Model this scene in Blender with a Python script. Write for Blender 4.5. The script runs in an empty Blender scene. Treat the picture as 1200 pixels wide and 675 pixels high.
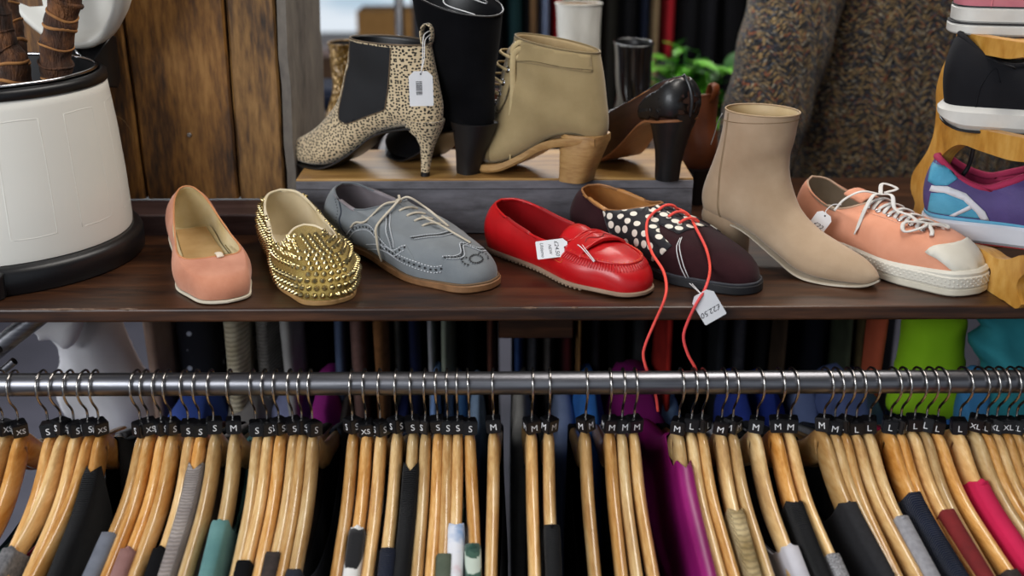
import bpy, bmesh, math, random
from mathutils import Vector, Matrix, Euler
from mathutils.bvhtree import BVHTree
from mathutils.geometry import delaunay_2d_cdt
PI = math.pi
S = bpy.context.scene
COL = S.collection
rnd = random.Random(7)

# ------------------------------------------------------------------ camera
PITCH = math.radians(19.2)
CAM = Vector((0, -1.322, 0.460))
FPX = 1400.0
ROLL = math.radians(0.2)
cam_d = bpy.data.cameras.new('camera')
cam = bpy.data.objects.new('camera', cam_d)
COL.objects.link(cam)
cam.location = CAM
cam.rotation_euler = (Matrix.Rotation(PI/2 - PITCH, 3, 'X') @ Matrix.Rotation(-ROLL, 3, 'Z')).to_euler()
cam_d.sensor_width = 36
cam_d.lens = 36*FPX/1200
cam_d.clip_end = 60
cam_d.dof.use_dof = True
cam_d.dof.focus_distance = 1.42
cam_d.dof.aperture_fstop = 3.1
S.camera = cam
CR = Matrix.Rotation(PI/2 - PITCH, 3, 'X') @ Matrix.Rotation(-ROLL, 3, 'Z')

def W(px, py, z=None, y=None, x=None, plane=None):
    """the place that shows at a pixel, on a level z, a depth y, or a plane (point, normal)"""
    d = CR @ Vector(((px-600)/FPX, -(py-337.5)/FPX, -1))
    if z is not None: t = (z-CAM.z)/d.z
    elif y is not None: t = (y-CAM.y)/d.y
    elif x is not None: t = (x-CAM.x)/d.x
    else: t = (plane[0]-CAM).dot(plane[1])/d.dot(plane[1])
    return CAM + d*t

def sm(t):
    t = max(0.0, min(1.0, t)); return t*t*(3-2*t)
def lerp(a, b, t): return a+(b-a)*t
def kf(keys):
    """piecewise smooth function through (x, v) keys"""
    def f(x):
        if x <= keys[0][0]: return keys[0][1]
        for (a, u), (b, v) in zip(keys, keys[1:]):
            if x <= b: return lerp(u, v, sm((x-a)/(b-a)))
        return keys[-1][1]
    return f
def lf(keys):
    def f(x):
        if x <= keys[0][0]: return keys[0][1]
        for (a, u), (b, v) in zip(keys, keys[1:]):
            if x <= b: return lerp(u, v, (x-a)/(b-a))
        return keys[-1][1]
    return f

def C(h):
    h = h.lstrip('#'); o = []
    for i in (0, 2, 4):
        c = int(h[i:i+2], 16)/255
        o.append(c/12.92 if c <= .04045 else ((c+.055)/1.055)**2.4)
    return (*o, 1)

# ------------------------------------------------------------------ materials
class NT:
    def __init__(s, name):
        s.m = bpy.data.materials.new(name); s.m.use_nodes = True
        s.t = s.m.node_tree; s.n = s.t.nodes; s.l = s.t.links
        s.b = s.n['Principled BSDF']
    def node(s, typ, **kw):
        n = s.n.new(typ)
        for k, v in kw.items():
            if hasattr(n, k) and not isinstance(v, (tuple,)) : 
                try: setattr(n, k, v); continue
                except Exception: pass
            n.inputs[k].default_value = v
        return n
    def link(s, a, b): s.l.new(a, b)
    def coord(s, stretch=None, out='Object'):
        tc = s.n.new('ShaderNodeTexCoord'); o = tc.outputs[out]
        if stretch:
            mp = s.n.new('ShaderNodeMapping'); mp.inputs['Scale'].default_value = stretch
            s.link(o, mp.inputs['Vector']); o = mp.outputs['Vector']
        return o
    def noise(s, co, scale, detail=3, rough=.55):
        n = s.n.new('ShaderNodeTexNoise'); n.inputs['Scale'].default_value = scale
        n.inputs['Detail'].default_value = detail; n.inputs['Roughness'].default_value = rough
        s.link(co, n.inputs['Vector']); return n.outputs['Fac']
    def ramp(s, f, stops, const=False):
        r = s.n.new('ShaderNodeValToRGB'); e = r.color_ramp.elements
        if const: r.color_ramp.interpolation = 'CONSTANT'
        e[0].position, e[0].color = stops[0]; e[1].position, e[1].color = stops[-1]
        for p, c in stops[1:-1]:
            k = e.new(p); k.color = c
        s.link(f, r.inputs['Fac']); return r.outputs['Color']
    def mix(s, f, a, b, mode='MIX'):
        n = s.n.new('ShaderNodeMix'); n.data_type = 'RGBA'; n.blend_type = mode
        for k, v in ((0, f), (6, a), (7, b)):
            if hasattr(v, 'is_output') or isinstance(v, bpy.types.NodeSocket): s.link(v, n.inputs[k])
            else: n.inputs[k].default_value = v
        return n.outputs[2]
    def math(s, op, a, b=0.0):
        n = s.n.new('ShaderNodeMath'); n.operation = op
        for k, v in ((0, a), (1, b)):
            if isinstance(v, bpy.types.NodeSocket): s.link(v, n.inputs[k])
            else: n.inputs[k].default_value = v
        return n.outputs[0]
    def bump(s, h, strength=.3, dist=.001):
        n = s.n.new('ShaderNodeBump'); n.inputs['Strength'].default_value = strength
        n.inputs['Distance'].default_value = dist
        s.link(h, n.inputs['Height']); s.link(n.outputs['Normal'], s.b.inputs['Normal'])
    def col(s, c):
        if isinstance(c, bpy.types.NodeSocket): s.link(c, s.b.inputs['Base Color'])
        else: s.b.inputs['Base Color'].default_value = c
    def set(s, rough=None, metal=None, spec=None, sheen=None, coat=None):
        I = s.b.inputs
        if rough is not None: I['Roughness'].default_value = rough
        if metal is not None: I['Metallic'].default_value = metal
        if spec is not None: I['Specular IOR Level'].default_value = spec
        if sheen is not None: I['Sheen Weight'].default_value = sheen; I['Sheen Roughness'].default_value = .5
        if coat is not None: I['Coat Weight'].default_value = coat; I['Coat Roughness'].default_value = .12

MATS = {}
def dk(c, k): return (c[0]*k, c[1]*k, c[2]*k, 1)
def M(name, c, c2=None, rough=.5, metal=0, spec=.5, vs=40, stretch=None, bs=None, bstr=.3, bd=.0008, sheen=None, coat=None, detail=4):
    """plain procedural material: two tones mixed by noise, noise bump"""
    if name in MATS: return MATS[name]
    if isinstance(c, str): c = C(c)
    if c2 is None: c2 = dk(c, .8)
    elif isinstance(c2, str): c2 = C(c2)
    t = NT(name); co = t.coord(stretch)
    f = t.noise(co, vs, detail)
    t.col(t.ramp(f, [(.3, c2), (.7, c)]))
    t.set(rough, metal, spec, sheen, coat)
    if bs: t.bump(t.noise(co, bs, 2), bstr, bd)
    MATS[name] = t.m
    return t.m

def knit(name, c, c2, scale=220, stretch=(1, 1, 1), bstr=.8, bands='Z', vs=30, rough=.9):
    if name in MATS: return MATS[name]
    t = NT(name); co = t.coord(stretch)
    w = t.n.new('ShaderNodeTexWave'); w.bands_direction = bands; w.inputs['Scale'].default_value = scale
    w.inputs['Distortion'].default_value = 1.5; w.inputs['Detail'].default_value = 1
    t.link(co, w.inputs['Vector'])
    f = t.noise(co, vs, 4)
    a = t.ramp(f, [(.35, C(c2)), (.65, C(c))])
    k = t.ramp(w.outputs['Fac'], [(0, (.55, .55, .55, 1)), (.6, (1, 1, 1, 1))])
    t.col(t.mix(.7, a, k, 'MULTIPLY'))
    t.set(rough, 0, .15, .06); t.bump(w.outputs['Fac'], bstr, .0012)
    MATS[name] = t.m; return t.m

# ------------------------------------------------------------------ mesh helpers
class MB:
    def __init__(s): s.v = []; s.f = []; s.mi = []; s.cur = 0
    def add(s, v, f):
        k = len(s.v); s.v += [tuple(p) for p in v]
        for q in f: s.f.append(tuple(i+k for i in q)); s.mi.append(s.cur)
        return s
    def loft(s, rings, closed=True, cap0=False, cap1=False):
        n = len(rings[0]); v = [p for r in rings for p in r]; f = []
        for a in range(len(rings)-1):
            for i in range(n if closed else n-1):
                j = (i+1) % n
                f.append((a*n+i, a*n+j, (a+1)*n+j, (a+1)*n+i))
        if cap0: f.append(tuple(range(n))[::-1])
        if cap1: f.append(tuple((len(rings)-1)*n+i for i in range(n)))
        return s.add(v, f)
    def tube(s, pts, r, n=8, closed=False, flat=1.0, caps=True, up=None):
        pts = [Vector(p) for p in pts]; m = len(pts)
        rr = r if isinstance(r, (list, tuple)) else [r]*m
        rings = []; N = None
        for i in range(m):
            if closed: T = pts[(i+1) % m]-pts[i-1]
            else: T = pts[min(i+1, m-1)]-pts[max(i-1, 0)]
            if T.length < 1e-9: T = Vector((0, 0, 1))
            T.normalize()
            if up is not None:
                N = Vector(up) - T*T.dot(Vector(up))
            elif N is None:
                N = T.orthogonal()
            else: N = N - T*T.dot(N)
            if N.length < 1e-6: N = T.orthogonal()
            N.normalize(); B = T.cross(N)
            rings.append([pts[i]+N*(math.cos(2*PI*k/n)*rr[i]*flat)+B*(math.sin(2*PI*k/n)*rr[i]) for k in range(n)])
        if closed: rings.append(rings[0])
        return s.loft(rings, True, caps and not closed, caps and not closed)
    def box(s, x0, x1, y0, y1, z0, z1):
        v = [(x, y, z) for z in (z0, z1) for y in (y0, y1) for x in (x0, x1)]
        return s.add(v, [(0, 2, 3, 1), (4, 5, 7, 6), (0, 1, 5, 4), (2, 6, 7, 3), (0, 4, 6, 2), (1, 3, 7, 5)])
    def lathe(s, prof, n=40, cx=0, cy=0, cap0=False, cap1=False):
        rings = [[(cx+r*math.cos(2*PI*k/n), cy+r*math.sin(2*PI*k/n), z) for k in range(n)] for r, z in prof]
        return s.loft(rings, True, cap0, cap1)
    def ball(s, c, r, n=10, sc=(1, 1, 1)):
        c = Vector(c); rings = []
        for i in range(1, n):
            a = -PI/2+PI*i/n
            rings.append([c+Vector((math.cos(a)*math.cos(2*PI*k/n)*r*sc[0], math.cos(a)*math.sin(2*PI*k/n)*r*sc[1], math.sin(a)*r*sc[2])) for k in range(n)])
        return s.loft(rings, True, True, True)
    def build(s, name, mat, parent=None, smooth=True, bevel=None, solid=None, fix=True, sub=0):
        me = bpy.data.meshes.new(name); me.from_pydata(s.v, [], s.f)
        if fix:
            b = bmesh.new(); b.from_mesh(me)
            bmesh.ops.remove_doubles(b, verts=b.verts, dist=1e-6)
            if fix != 'keep': bmesh.ops.recalc_face_normals(b, faces=b.faces)
            b.to_mesh(me); b.free()
        mats = mat if isinstance(mat, (list, tuple)) else [mat]
        for m in mats: me.materials.append(m)
        if len(mats) > 1 and len(me.polygons) == len(s.mi):
            for p, k in zip(me.polygons, s.mi): p.material_index = k
        if smooth:
            me.polygons.foreach_set('use_smooth', [True]*len(me.polygons))
            if smooth == 'auto': me.set_sharp_from_angle(angle=math.radians(38))
        o = bpy.data.objects.new(name, me); COL.objects.link(o)
        if parent: o.parent = parent
        if solid:
            m = o.modifiers.new('s', 'SOLIDIFY'); m.thickness = solid; m.offset = -1
        if bevel:
            m = o.modifiers.new('b', 'BEVEL'); m.width = bevel; m.segments = 3; m.limit_method = 'ANGLE'; m.angle_limit = math.radians(40)
            m.harden_normals = False
        if sub:
            m = o.modifiers.new('d', 'SUBSURF'); m.levels = sub; m.render_levels = sub
        return o

def crv(ctrl, n, closed=False, iters=16):
    """smooth curve through control points, resampled evenly to n points"""
    P = [Vector(p) for p in ctrl]; m = len(P); out = []
    segs = m if closed else m-1
    for i in range(segs):
        if closed: a, b, c, d = P[(i-1) % m], P[i], P[(i+1) % m], P[(i+2) % m]
        else: a, b, c, d = P[max(i-1, 0)], P[i], P[i+1], P[min(i+2, m-1)]
        if not closed and i == 0: a = b*2-c
        if not closed and i == m-2: d = c*2-b
        for k in range(iters):
            t = k/iters; t2 = t*t; t3 = t2*t
            out.append(((b*2)+(c-a)*t+(a*2-b*5+c*4-d)*t2+(b*3-a-c*3+d)*t3)*.5)
    out.append(P[0] if closed else P[-1])
    L = [0]
    for p, q in zip(out, out[1:]): L.append(L[-1]+(q-p).length)
    res = []; j = 0; cnt = n if closed else n-1
    for k in range(n):
        t = L[-1]*k/cnt
        while j < len(L)-2 and L[j+1] < t: j += 1
        u = (t-L[j])/max(L[j+1]-L[j], 1e-12)
        res.append(out[j].lerp(out[j+1], min(max(u, 0), 1)))
    return res

def thing(name, label, cat, loc=(0, 0, 0), rotz=0, group=None, rot=None):
    o = bpy.data.objects.new(name, None); COL.objects.link(o)
    o.empty_display_size = .02
    o.location = loc; o.rotation_euler = rot or (0, 0, rotz)
    tag(o, label, cat, group); return o
def tag(o, label, cat=None, group=None, kind=None):
    if label: o['label'] = label
    if cat: o['category'] = cat
    if group: o['group'] = group
    if kind: o['kind'] = kind
    return o
def struct(name, mb, mat, **kw):
    o = mb.build(name, mat, **kw); o['kind'] = 'structure'; return o
def copy_tree(o, parent=None):
    c = o.copy(); COL.objects.link(c)
    if parent: c.parent = parent
    for ch in list(o.children): copy_tree(ch, c)
    return c
def shoe_root(name, label, heel, toe, z=0, cat='shoe', group=None, roll=0, pitch=0):
    h = Vector(heel[:2]); t = Vector(toe[:2]); d = t-h
    o = thing(name, label, cat, (h.x, h.y, z), 0, group)
    o.rotation_euler = (Matrix.Rotation(math.atan2(d.y, d.x), 3, 'Z') @ Matrix.Rotation(pitch, 3, 'Y') @ Matrix.Rotation(roll, 3, 'X')).to_euler()
    return o

def surf(mb):
    return BVHTree.FromPolygons([Vector(v) for v in mb.v], [f for f in mb.f])
def stick(bv, pts, off=.0006):
    """pull points onto a surface, lifted by off"""
    out = []
    for p in pts:
        q, n, i, d = bv.find_nearest(Vector(p))
        v = (Vector(p)-q)
        if n.dot(v) < 0 and d > 1e-4: pass
        out.append(q+n*off)
    return out
def shoot(bv, pts, org, dr, off=.0006):
    """project 2-D points (a, b) along dr: org(a, b) gives the ray's start"""
    out = []; d = Vector(dr).normalized()
    for a, b in pts:
        o = Vector(org(a, b)); h, n, i, ds = bv.ray_cast(o, d)
        if h is None:
            h, n, i, ds = bv.find_nearest(o+d*.1)
        if n.dot(d) > 0: n = -n
        out.append(h+n*off)
    return out
def patch(mb_bv, poly, org, dr, off=.0008, step=.004, closed_edge=.002):
    """fill polygon poly with a fine mesh and lay it on the surface"""
    P = []
    n = len(poly)
    for i in range(n):
        a, b = Vector(poly[i]), Vector(poly[(i+1) % n]); k = max(1, int((b-a).length/step))
        for j in range(k): P.append(a.lerp(b, j/k))
    nb = len(P); E = [(i, (i+1) % nb) for i in range(nb)]
    xs = [p.x for p in P]; ys = [p.y for p in P]
    def inside(q):
        c = False
        for i in range(nb):
            a, b = P[i], P[(i+1) % nb]
            if (a.y > q.y) != (b.y > q.y) and q.x < (b.x-a.x)*(q.y-a.y)/(b.y-a.y)+a.x: c = not c
        return c
    I = []
    x = min(xs)+step/2
    while x < max(xs):
        y = min(ys)+step/2
        while y < max(ys):
            q = Vector((x, y))
            if inside(q) and min((q-p).length for p in P) > step*.5: I.append(q)
            y += step
        x += step
    vs, es, fs, _, _, _ = delaunay_2d_cdt(P+I, E, [], 0, 1e-7)
    keep = [f for f in fs if inside(sum((vs[i] for i in f), Vector((0, 0)))/len(f))]
    pts = shoot(mb_bv, [tuple(v) for v in vs], org, dr, off)
    m = MB(); m.add(pts, keep); return m

def text_mesh(txt, size, ext=.0003, font_shear=0):
    cu = bpy.data.curves.new('t', 'FONT'); cu.body = txt; cu.size = size; cu.extrude = ext
    cu.align_x = 'CENTER'; cu.align_y = 'CENTER'; cu.shear = font_shear; cu.resolution_u = 3
    o = bpy.data.objects.new('t', cu); COL.objects.link(o)
    bpy.context.view_layer.update()
    dg = bpy.context.evaluated_depsgraph_get()
    me = bpy.data.meshes.new_from_object(o.evaluated_get(dg))
    bpy.data.objects.remove(o); bpy.data.curves.remove(cu)
    v = [p.co.copy() for p in me.vertices]; f = [tuple(p.vertices) for p in me.polygons]
    bpy.data.meshes.remove(me)
    return v, f
# ------------------------------------------------------------------ wood
def wood(name, cols, stretch, scale=9, rough=.5, bstr=.3, coat=None, knots=0, vary=False, spec=.5, fine=6):
    """streaky procedural timber: grain runs along the axis with the small stretch"""
    if name in MATS: return MATS[name]
    t = NT(name); co = t.coord(stretch)
    if vary:
        oi = t.n.new('ShaderNodeObjectInfo'); va = t.n.new('ShaderNodeVectorMath'); va.operation = 'ADD'
        cb = t.n.new('ShaderNodeCombineXYZ')
        r = t.math('MULTIPLY', oi.outputs['Random'], 37.0)
        for k in range(3): t.link(r, cb.inputs[k])
        t.link(co, va.inputs[0]); t.link(cb.outputs[0], va.inputs[1]); co = va.outputs[0]
    a = t.noise(co, scale, 6, .62)
    n2 = t.n.new('ShaderNodeTexNoise'); n2.inputs['Scale'].default_value = scale*fine; n2.inputs['Detail'].default_value = 4
    t.link(co, n2.inputs['Vector'])
    f = t.math('ADD', t.math('MULTIPLY', a, .72), t.math('MULTIPLY', n2.outputs['Fac'], .28))
    k = len(cols)
    c = t.ramp(f, [(.36+.28*i/(k-1), C(cols[i])) for i in range(k)])
    if vary:
        hv = t.n.new('ShaderNodeHueSaturation')
        t.link(c, hv.inputs['Color'])
        t.link(t.math('ADD', t.math('MULTIPLY', oi.outputs['Random'], .5), .72), hv.inputs['Value'])
        r2 = t.math('FRACT', t.math('MULTIPLY', oi.outputs['Random'], 13.7))
        t.link(t.math('ADD', t.math('MULTIPLY', r2, .22), .84), hv.inputs['Saturation'])
        t.link(t.math('ADD', t.math('MULTIPLY', r2, -.02), .508), hv.inputs['Hue'])
        c = hv.outputs['Color']
    t.col(c); t.set(rough, 0, spec, None, coat); t.bump(f, bstr, .0015)
    MATS[name] = t.m; return t.m

m_shelf = wood('dark_stained_wood', ['#180d08', '#2d190e', '#402514', '#52321e'], (.5, 6, 6), 7, .38, .12, spec=.45)
m_plank = wood('weathered_plank_wood', ['#1f150b', '#513819', '#7f5d2c', '#9a7640'], (9, 9, 1.6), 2.6, .6, .5, vary=True, fine=9)
m_riser = wood('pine_top_wood', ['#6b4a24', '#8a6433', '#a07a42', '#b08a52'], (.9, 7, 7), 4, .5, .2)
m_grey = wood('grey_painted_wood', ['#4a484c', '#5c5a5f', '#67656b', '#706e74'], (2, 8, 8), 5, .6, .4)
m_greyside = wood('grey_painted_panel', ['#4c4641', '#5f5852', '#6b645c', '#766e65'], (7, 7, 3), 3, .7, .5)
m_ledge = wood('mauve_brown_wood', ['#2a1c1b', '#3a2928', '#453332', '#503c3b'], (.6, 7, 7), 6, .45, .15)
m_bamboo = wood('bamboo_wood', ['#9a6426', '#bd8433', '#cf9a48', '#dcae60'], (30, 2.5, 2.5), 3, .42, .1)
m_plaster = M('grey_plaster', '#77757a', '#6b6a70', .9, vs=3)
m_floor = M('slate_floor', '#51505c', '#464650', .6, vs=4)
m_dark = M('near_black_fabric', '#0d0d10', '#08080a', .95, vs=20, spec=.15)
m_steel = M('brushed_steel', '#8e8e92', '#68686d', .36, 1, vs=60, stretch=(.15, 4, 4), bs=300, bstr=.05)
m_chrome = M('chrome', '#c9c9cc', '#bdbdc0', .14, 1)
m_black = M('black_plastic', '#111114', '#0c0c0f', .38, vs=20)
m_white = M('white_enamel', '#e4e1d8', '#dedbd2', .34, vs=5, spec=.4)

# ------------------------------------------------------------------ shop room
FZ = -1.12
b = MB(); b.box(-4.5, 4.5, -3, 7.2, FZ-.1, FZ); struct('floor', b, m_floor, smooth=False)
b = MB(); b.box(-4.5, 4.5, -3, 7.2, 1.6, 1.7); struct('ceiling', b, m_plaster, smooth=False)
b = MB(); b.box(-4.6, -4.5, -3, 7.2, FZ, 1.6); struct('wall_left', b, m_plaster, smooth=False)
b = MB(); b.box(4.5, 4.6, -3, 7.2, FZ, 1.6); struct('wall_right', b, m_plaster, smooth=False)
# rear wall with a shop window opening on the left
wx0, wx1, wz0, wz1 = -1.75, -.52, -.62, 1.2
b = MB()
b.box(-4.5, wx0, 7.0, 7.1, FZ, 1.6); b.box(wx1, 4.5, 7.0, 7.1, FZ, 1.6)
b.box(wx0, wx1, 7.0, 7.1, FZ, wz0); b.box(wx0, wx1, 7.0, 7.1, wz1, 1.6)
struct('wall_rear', b, m_plaster, smooth=False, fix=False)
t = NT('window_daylight'); co = t.coord((1, 1, 5))
t.b.inputs['Base Color'].default_value = (.0, .0, .0, 1)
c = t.ramp(t.noise(co, 1.2, 3), [(.4, C('#b9cfe0')), (.6, C('#e6eff8'))])
t.link(c, t.b.inputs['Emission Color']); t.b.inputs['Emission Strength'].default_value = .95
m_day = t.m
m_frame = M('dark_window_frame', '#20242c', '#181b22', .5)
wn = bpy.data.objects.new('window_1', None); COL.objects.link(wn); wn['kind'] = 'structure'; wn.location = (0, 7.0, 0)
b = MB(); b.box(wx0, wx1, .05, .06, wz0, wz1); b.build('window_pane', m_day, wn, smooth=False)
b = MB()
for x in (wx0, wx1-.06): b.box(x, x+.06, -.03, .05, wz0, wz1)
b.box(wx0, wx1, -.03, .05, wz1-.06, wz1); b.box(wx0, wx1, -.06, .05, wz0-.02, wz0+.04)
b.build('window_frame', m_frame, wn, smooth=False)

# ------------------------------------------------------------------ the display unit
TH = .0165
def slab(name, x0, x1, y0, y1, z0, z1, mat, parent=None, bev=.0015):
    """a timber board with slightly worn corners, subdivided along x"""
    b = MB(); b.box(x0, x1, y0, y1, z0, z1)
    return b.build(name, mat, parent, smooth='auto', bevel=bev)
sh = slab('display_shelf', -1.05, 1.05, -.068, .222, -TH, 0, m_shelf, bev=.003)
tag(sh, 'long dark stained wooden shelf board the front row of shoes stands on', 'shelf')
# pale worn nicks on the front corner belong to the board
b = MB()
for x, wd in ((-.50, .05), (-.43, .012), (.02, .010), (.07, .004)):
    b.tube([(x+wd*t, -.0668+.0003*math.sin(t*9), -.0008) for t in [k/6-1 for k in range(13)]], [.0002+.0016*(1-(k/6-1)**2)*(.6+.4*math.sin(k*2.3+x*50)**2) for k in range(13)], 6)
wk = b.build('worn_edge', M('bare_wood', '#7d6553', '#4a3428', .8, vs=200), sh, smooth=False)

lg = slab('back_ledge', -1.05, -.2885, .2225, .300, -TH, .028, m_ledge, bev=.003)
tag(lg, 'low mauve-brown wooden ledge running behind the shelf under the plank boards', 'ledge')
lg2 = slab('back_board', -.2875, 1.05, .246, .262, -.06, -.0005, m_ledge)
tag(lg2, 'dark narrow board closing the back of the shoe shelf', 'board')

cab = thing('plank_cabinet', 'rough brown plank cabinet with a grey side standing behind the flat shoes', 'cabinet', (-.5, .31, .0285))
def rel(o, x, y, z): return (x-o.location.x, y-o.location.y, z-o.location.z)
def plank(px0a, px1a, px0b, px1b, seed):
    """a board of the cabinet front from its top and bottom pixel edges"""
    Yf = .303; b = MB(); n = 14; rr = random.Random(seed)
    rows = []
    zt, zb = .62, .0285
    def at(px, py): return W(px, py, y=Yf)
    a0, a1 = at(px0a, 0), at(px0b, 232); c0, c1 = at(px1a, 0), at(px1b, 232)
    def xs(p, q, z): t = (z-p.z)/(q.z-p.z); return p.x+(q.x-p.x)*t
    rings = []
    for i in range(n):
        z = lerp(zb, zt, i/(n-1)); l = xs(a0, a1, z)+rr.uniform(-.0006, .0006); r = xs(c0, c1, z)+rr.uniform(-.0006, .0006)
        l += .0008; r -= .0008
        rings.append([rel(cab, l, Yf+.003, z), rel(cab, l+.003, Yf, z), rel(cab, r-.003, Yf, z), rel(cab, r, Yf+.003, z), rel(cab, r, Yf+.018, z), rel(cab, l, Yf+.018, z)])
    b.loft(rings, True, True, True)
    return b.build('plank', m_plank, cab, smooth='auto')
for i, (a, c_, d, e) in enumerate(((-200, 10, -160, 20), (10, 140, 20, 171), (141, 262, 172, 280), (263, 322, 281, 335))):
    plank(a, c_, d, e, i)
px = W(322, 0, y=.303).x; pxb = W(335, 232, y=.303).x
b = MB(); b.box(*[v for v in (-.52-cab.location.x-.5, -.318-cab.location.x, .0115, .27, 0, .575)])
b.build('carcass', m_greyside, cab, smooth=False)
# worn grey corner post
b = MB()
pt = [W(323, 0, y=.300), W(331, 110, y=.300), W(336, 212, y=.300)]
rings = []
for i in range(16):
    z = lerp(.0285, .62, i/15); k = (z-pt[2].z)/(pt[0].z-pt[2].z); x = lerp(pt[2].x, pt[0].x, k)+.0012*math.sin(i*2.1)
    rings.append([rel(cab, x, .301, z), rel(cab, x+.012, .301, z), rel(cab, x+.014, .305, z), rel(cab, x+.014, .585, z), rel(cab, x, .585, z)])
b.loft(rings, True, True, True); b.build('side_panel', m_greyside, cab, smooth='auto')
# nail and string on the planks
b = MB(); p = W(222, 158, y=.302); b.lathe([(0.0, 0), (.003, 0), (.0034, .001), (.0028, .0022), (.0012, .0026), (0, .0012)], 16)
b.v = [rel(cab, p.x+x, p.y-z, p.z+y) for x, y, z in b.v]
b.build('nail', M('dull_nail', '#a29c98', '#6a6460', .4, .8), cab)
b = MB(); b.tube(stick(BVHTree.FromPolygons([Vector((-2, .303, -1)), Vector((2, .303, -1)), Vector((2, .303, 2)), Vector((-2, .303, 2))], [(0, 1, 2, 3)]), crv([W(q[0], q[1], y=.3025) for q in ((133, 135), (142, 139), (150, 148), (155, 158), (156, 167))], 20), -.0008), .0009, 6)
b.v = [rel(cab, *v) for v in b.v]
b.build('string', M('frayed_string', '#b59a6a', '#8e7447', .9), cab)

# riser box on which the heeled shoes stand
RX0, RX1, RY0, RY1, RZ = -.2865, .2415, .224, .402, .0755
ri = thing('riser_box', 'grey painted wooden riser box with a bare pine top under the heeled boots', 'box', ((RX0+RX1)/2, RY0, 0))
hw = (RX1-RX0)/2
slab('top_board', -hw, hw, 0, RY1-RY0, RZ-.012, RZ, m_riser, ri, .0012)
slab('front_panel', -hw, hw, .0015, .014, -.0005, RZ-.0122, m_grey, ri, .001)
slab('edge_strip', -hw, hw, -.0022, -.0002, RZ-.0135, RZ-.0025, m_grey, ri, .0008)
for s in (-1, 1): slab('side_panel', s*(hw-.006)-.006, s*(hw-.006)+.006, .0145, RY1-RY0-.0125, 0, RZ-.0122, m_grey, ri, .001)
slab('rear_panel', -hw, hw, RY1-RY0-.012, RY1-RY0, 0, RZ-.0122, m_grey, ri, .001)
sup = slab('support_board', -1.05, 1.05, .2225, .60, -.034, -.0172, m_shelf); tag(sup, 'dark wooden board carrying the riser box behind the shelf', 'board')
sup.location.z = -.0005
# low table behind the riser
bt = thing('back_table', 'dark wooden table behind the riser box carrying spare boots', 'table', (.1, .75, FZ))
slab('table_top', -.52, .24, -.14, .35, -FZ+.0-.02, -FZ+.0, m_shelf, bt)
for sx in (-.48, .21):
    for sy in (-.11, .3): slab('leg', sx-.02, sx+.02, sy-.02, sy+.02, 0, -FZ-.0205, m_shelf, bt)

# ------------------------------------------------------------------ front rail with its frame leg
RY, RZR, RR = -.105, -.0755, .0130
rl = thing('clothes_rail', 'brushed steel clothes rail carrying the front row of wooden hangers', 'rail', (0, RY, RZR))
b = MB(); b.tube([(-1.1, 0, 0), (1.1, 0, 0)], RR, 32); b.build('rail_tube', m_steel, rl, smooth='auto')
for sx in (-1.09, 1.09):
    b = MB(); b.tube([(sx, 0, -.015), (sx, 0, FZ-RZR)], .014, 20); b.build('upright', m_steel, rl, smooth='auto')
# diagonal brace tube at the far left
br = thing('brace_tube', 'slanted steel tube under the left end of the shelf', 'brace', W(0, 402, y=.03))
p0 = W(-60, 452, y=.03); p1 = W(38, 376, y=.03); d = (p1-p0)
b = MB(); b.tube([p0-br.location-d*.6, p1-br.location+d*.35], .0125, 24); b.build('tube', m_steel, br, smooth='auto')
b = MB(); q = W(2, 404, y=.03)-br.location; b.ball(q+Vector((0, -.010, -.001)), .0062, 10); b.build('bolt', m_black, br)
b = MB(); b.tube([W(-40, 450, y=.03)-br.location+Vector((.012, -.006, -.012)), W(12, 412, y=.03)-br.location+Vector((.006, -.006, -.010))], .005, 12); b.build('rod', m_steel, br, smooth='auto')
# ------------------------------------------------------------------ shoe kit
m_ins = M('beige_insole', '#c2a27e', '#b4926c', .6, vs=30)
m_dot = M('black_punching', '#17181c', '#0f1013', .8)
m_paper = M('white_card', '#e8e8ea', '#dedee0', .7, vs=30)
m_string = M('white_string', '#dcdcdc', '#c6c6c8', .8)
m_ink = M('black_ink', '#15151a', '#0d0d10', .6)

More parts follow.
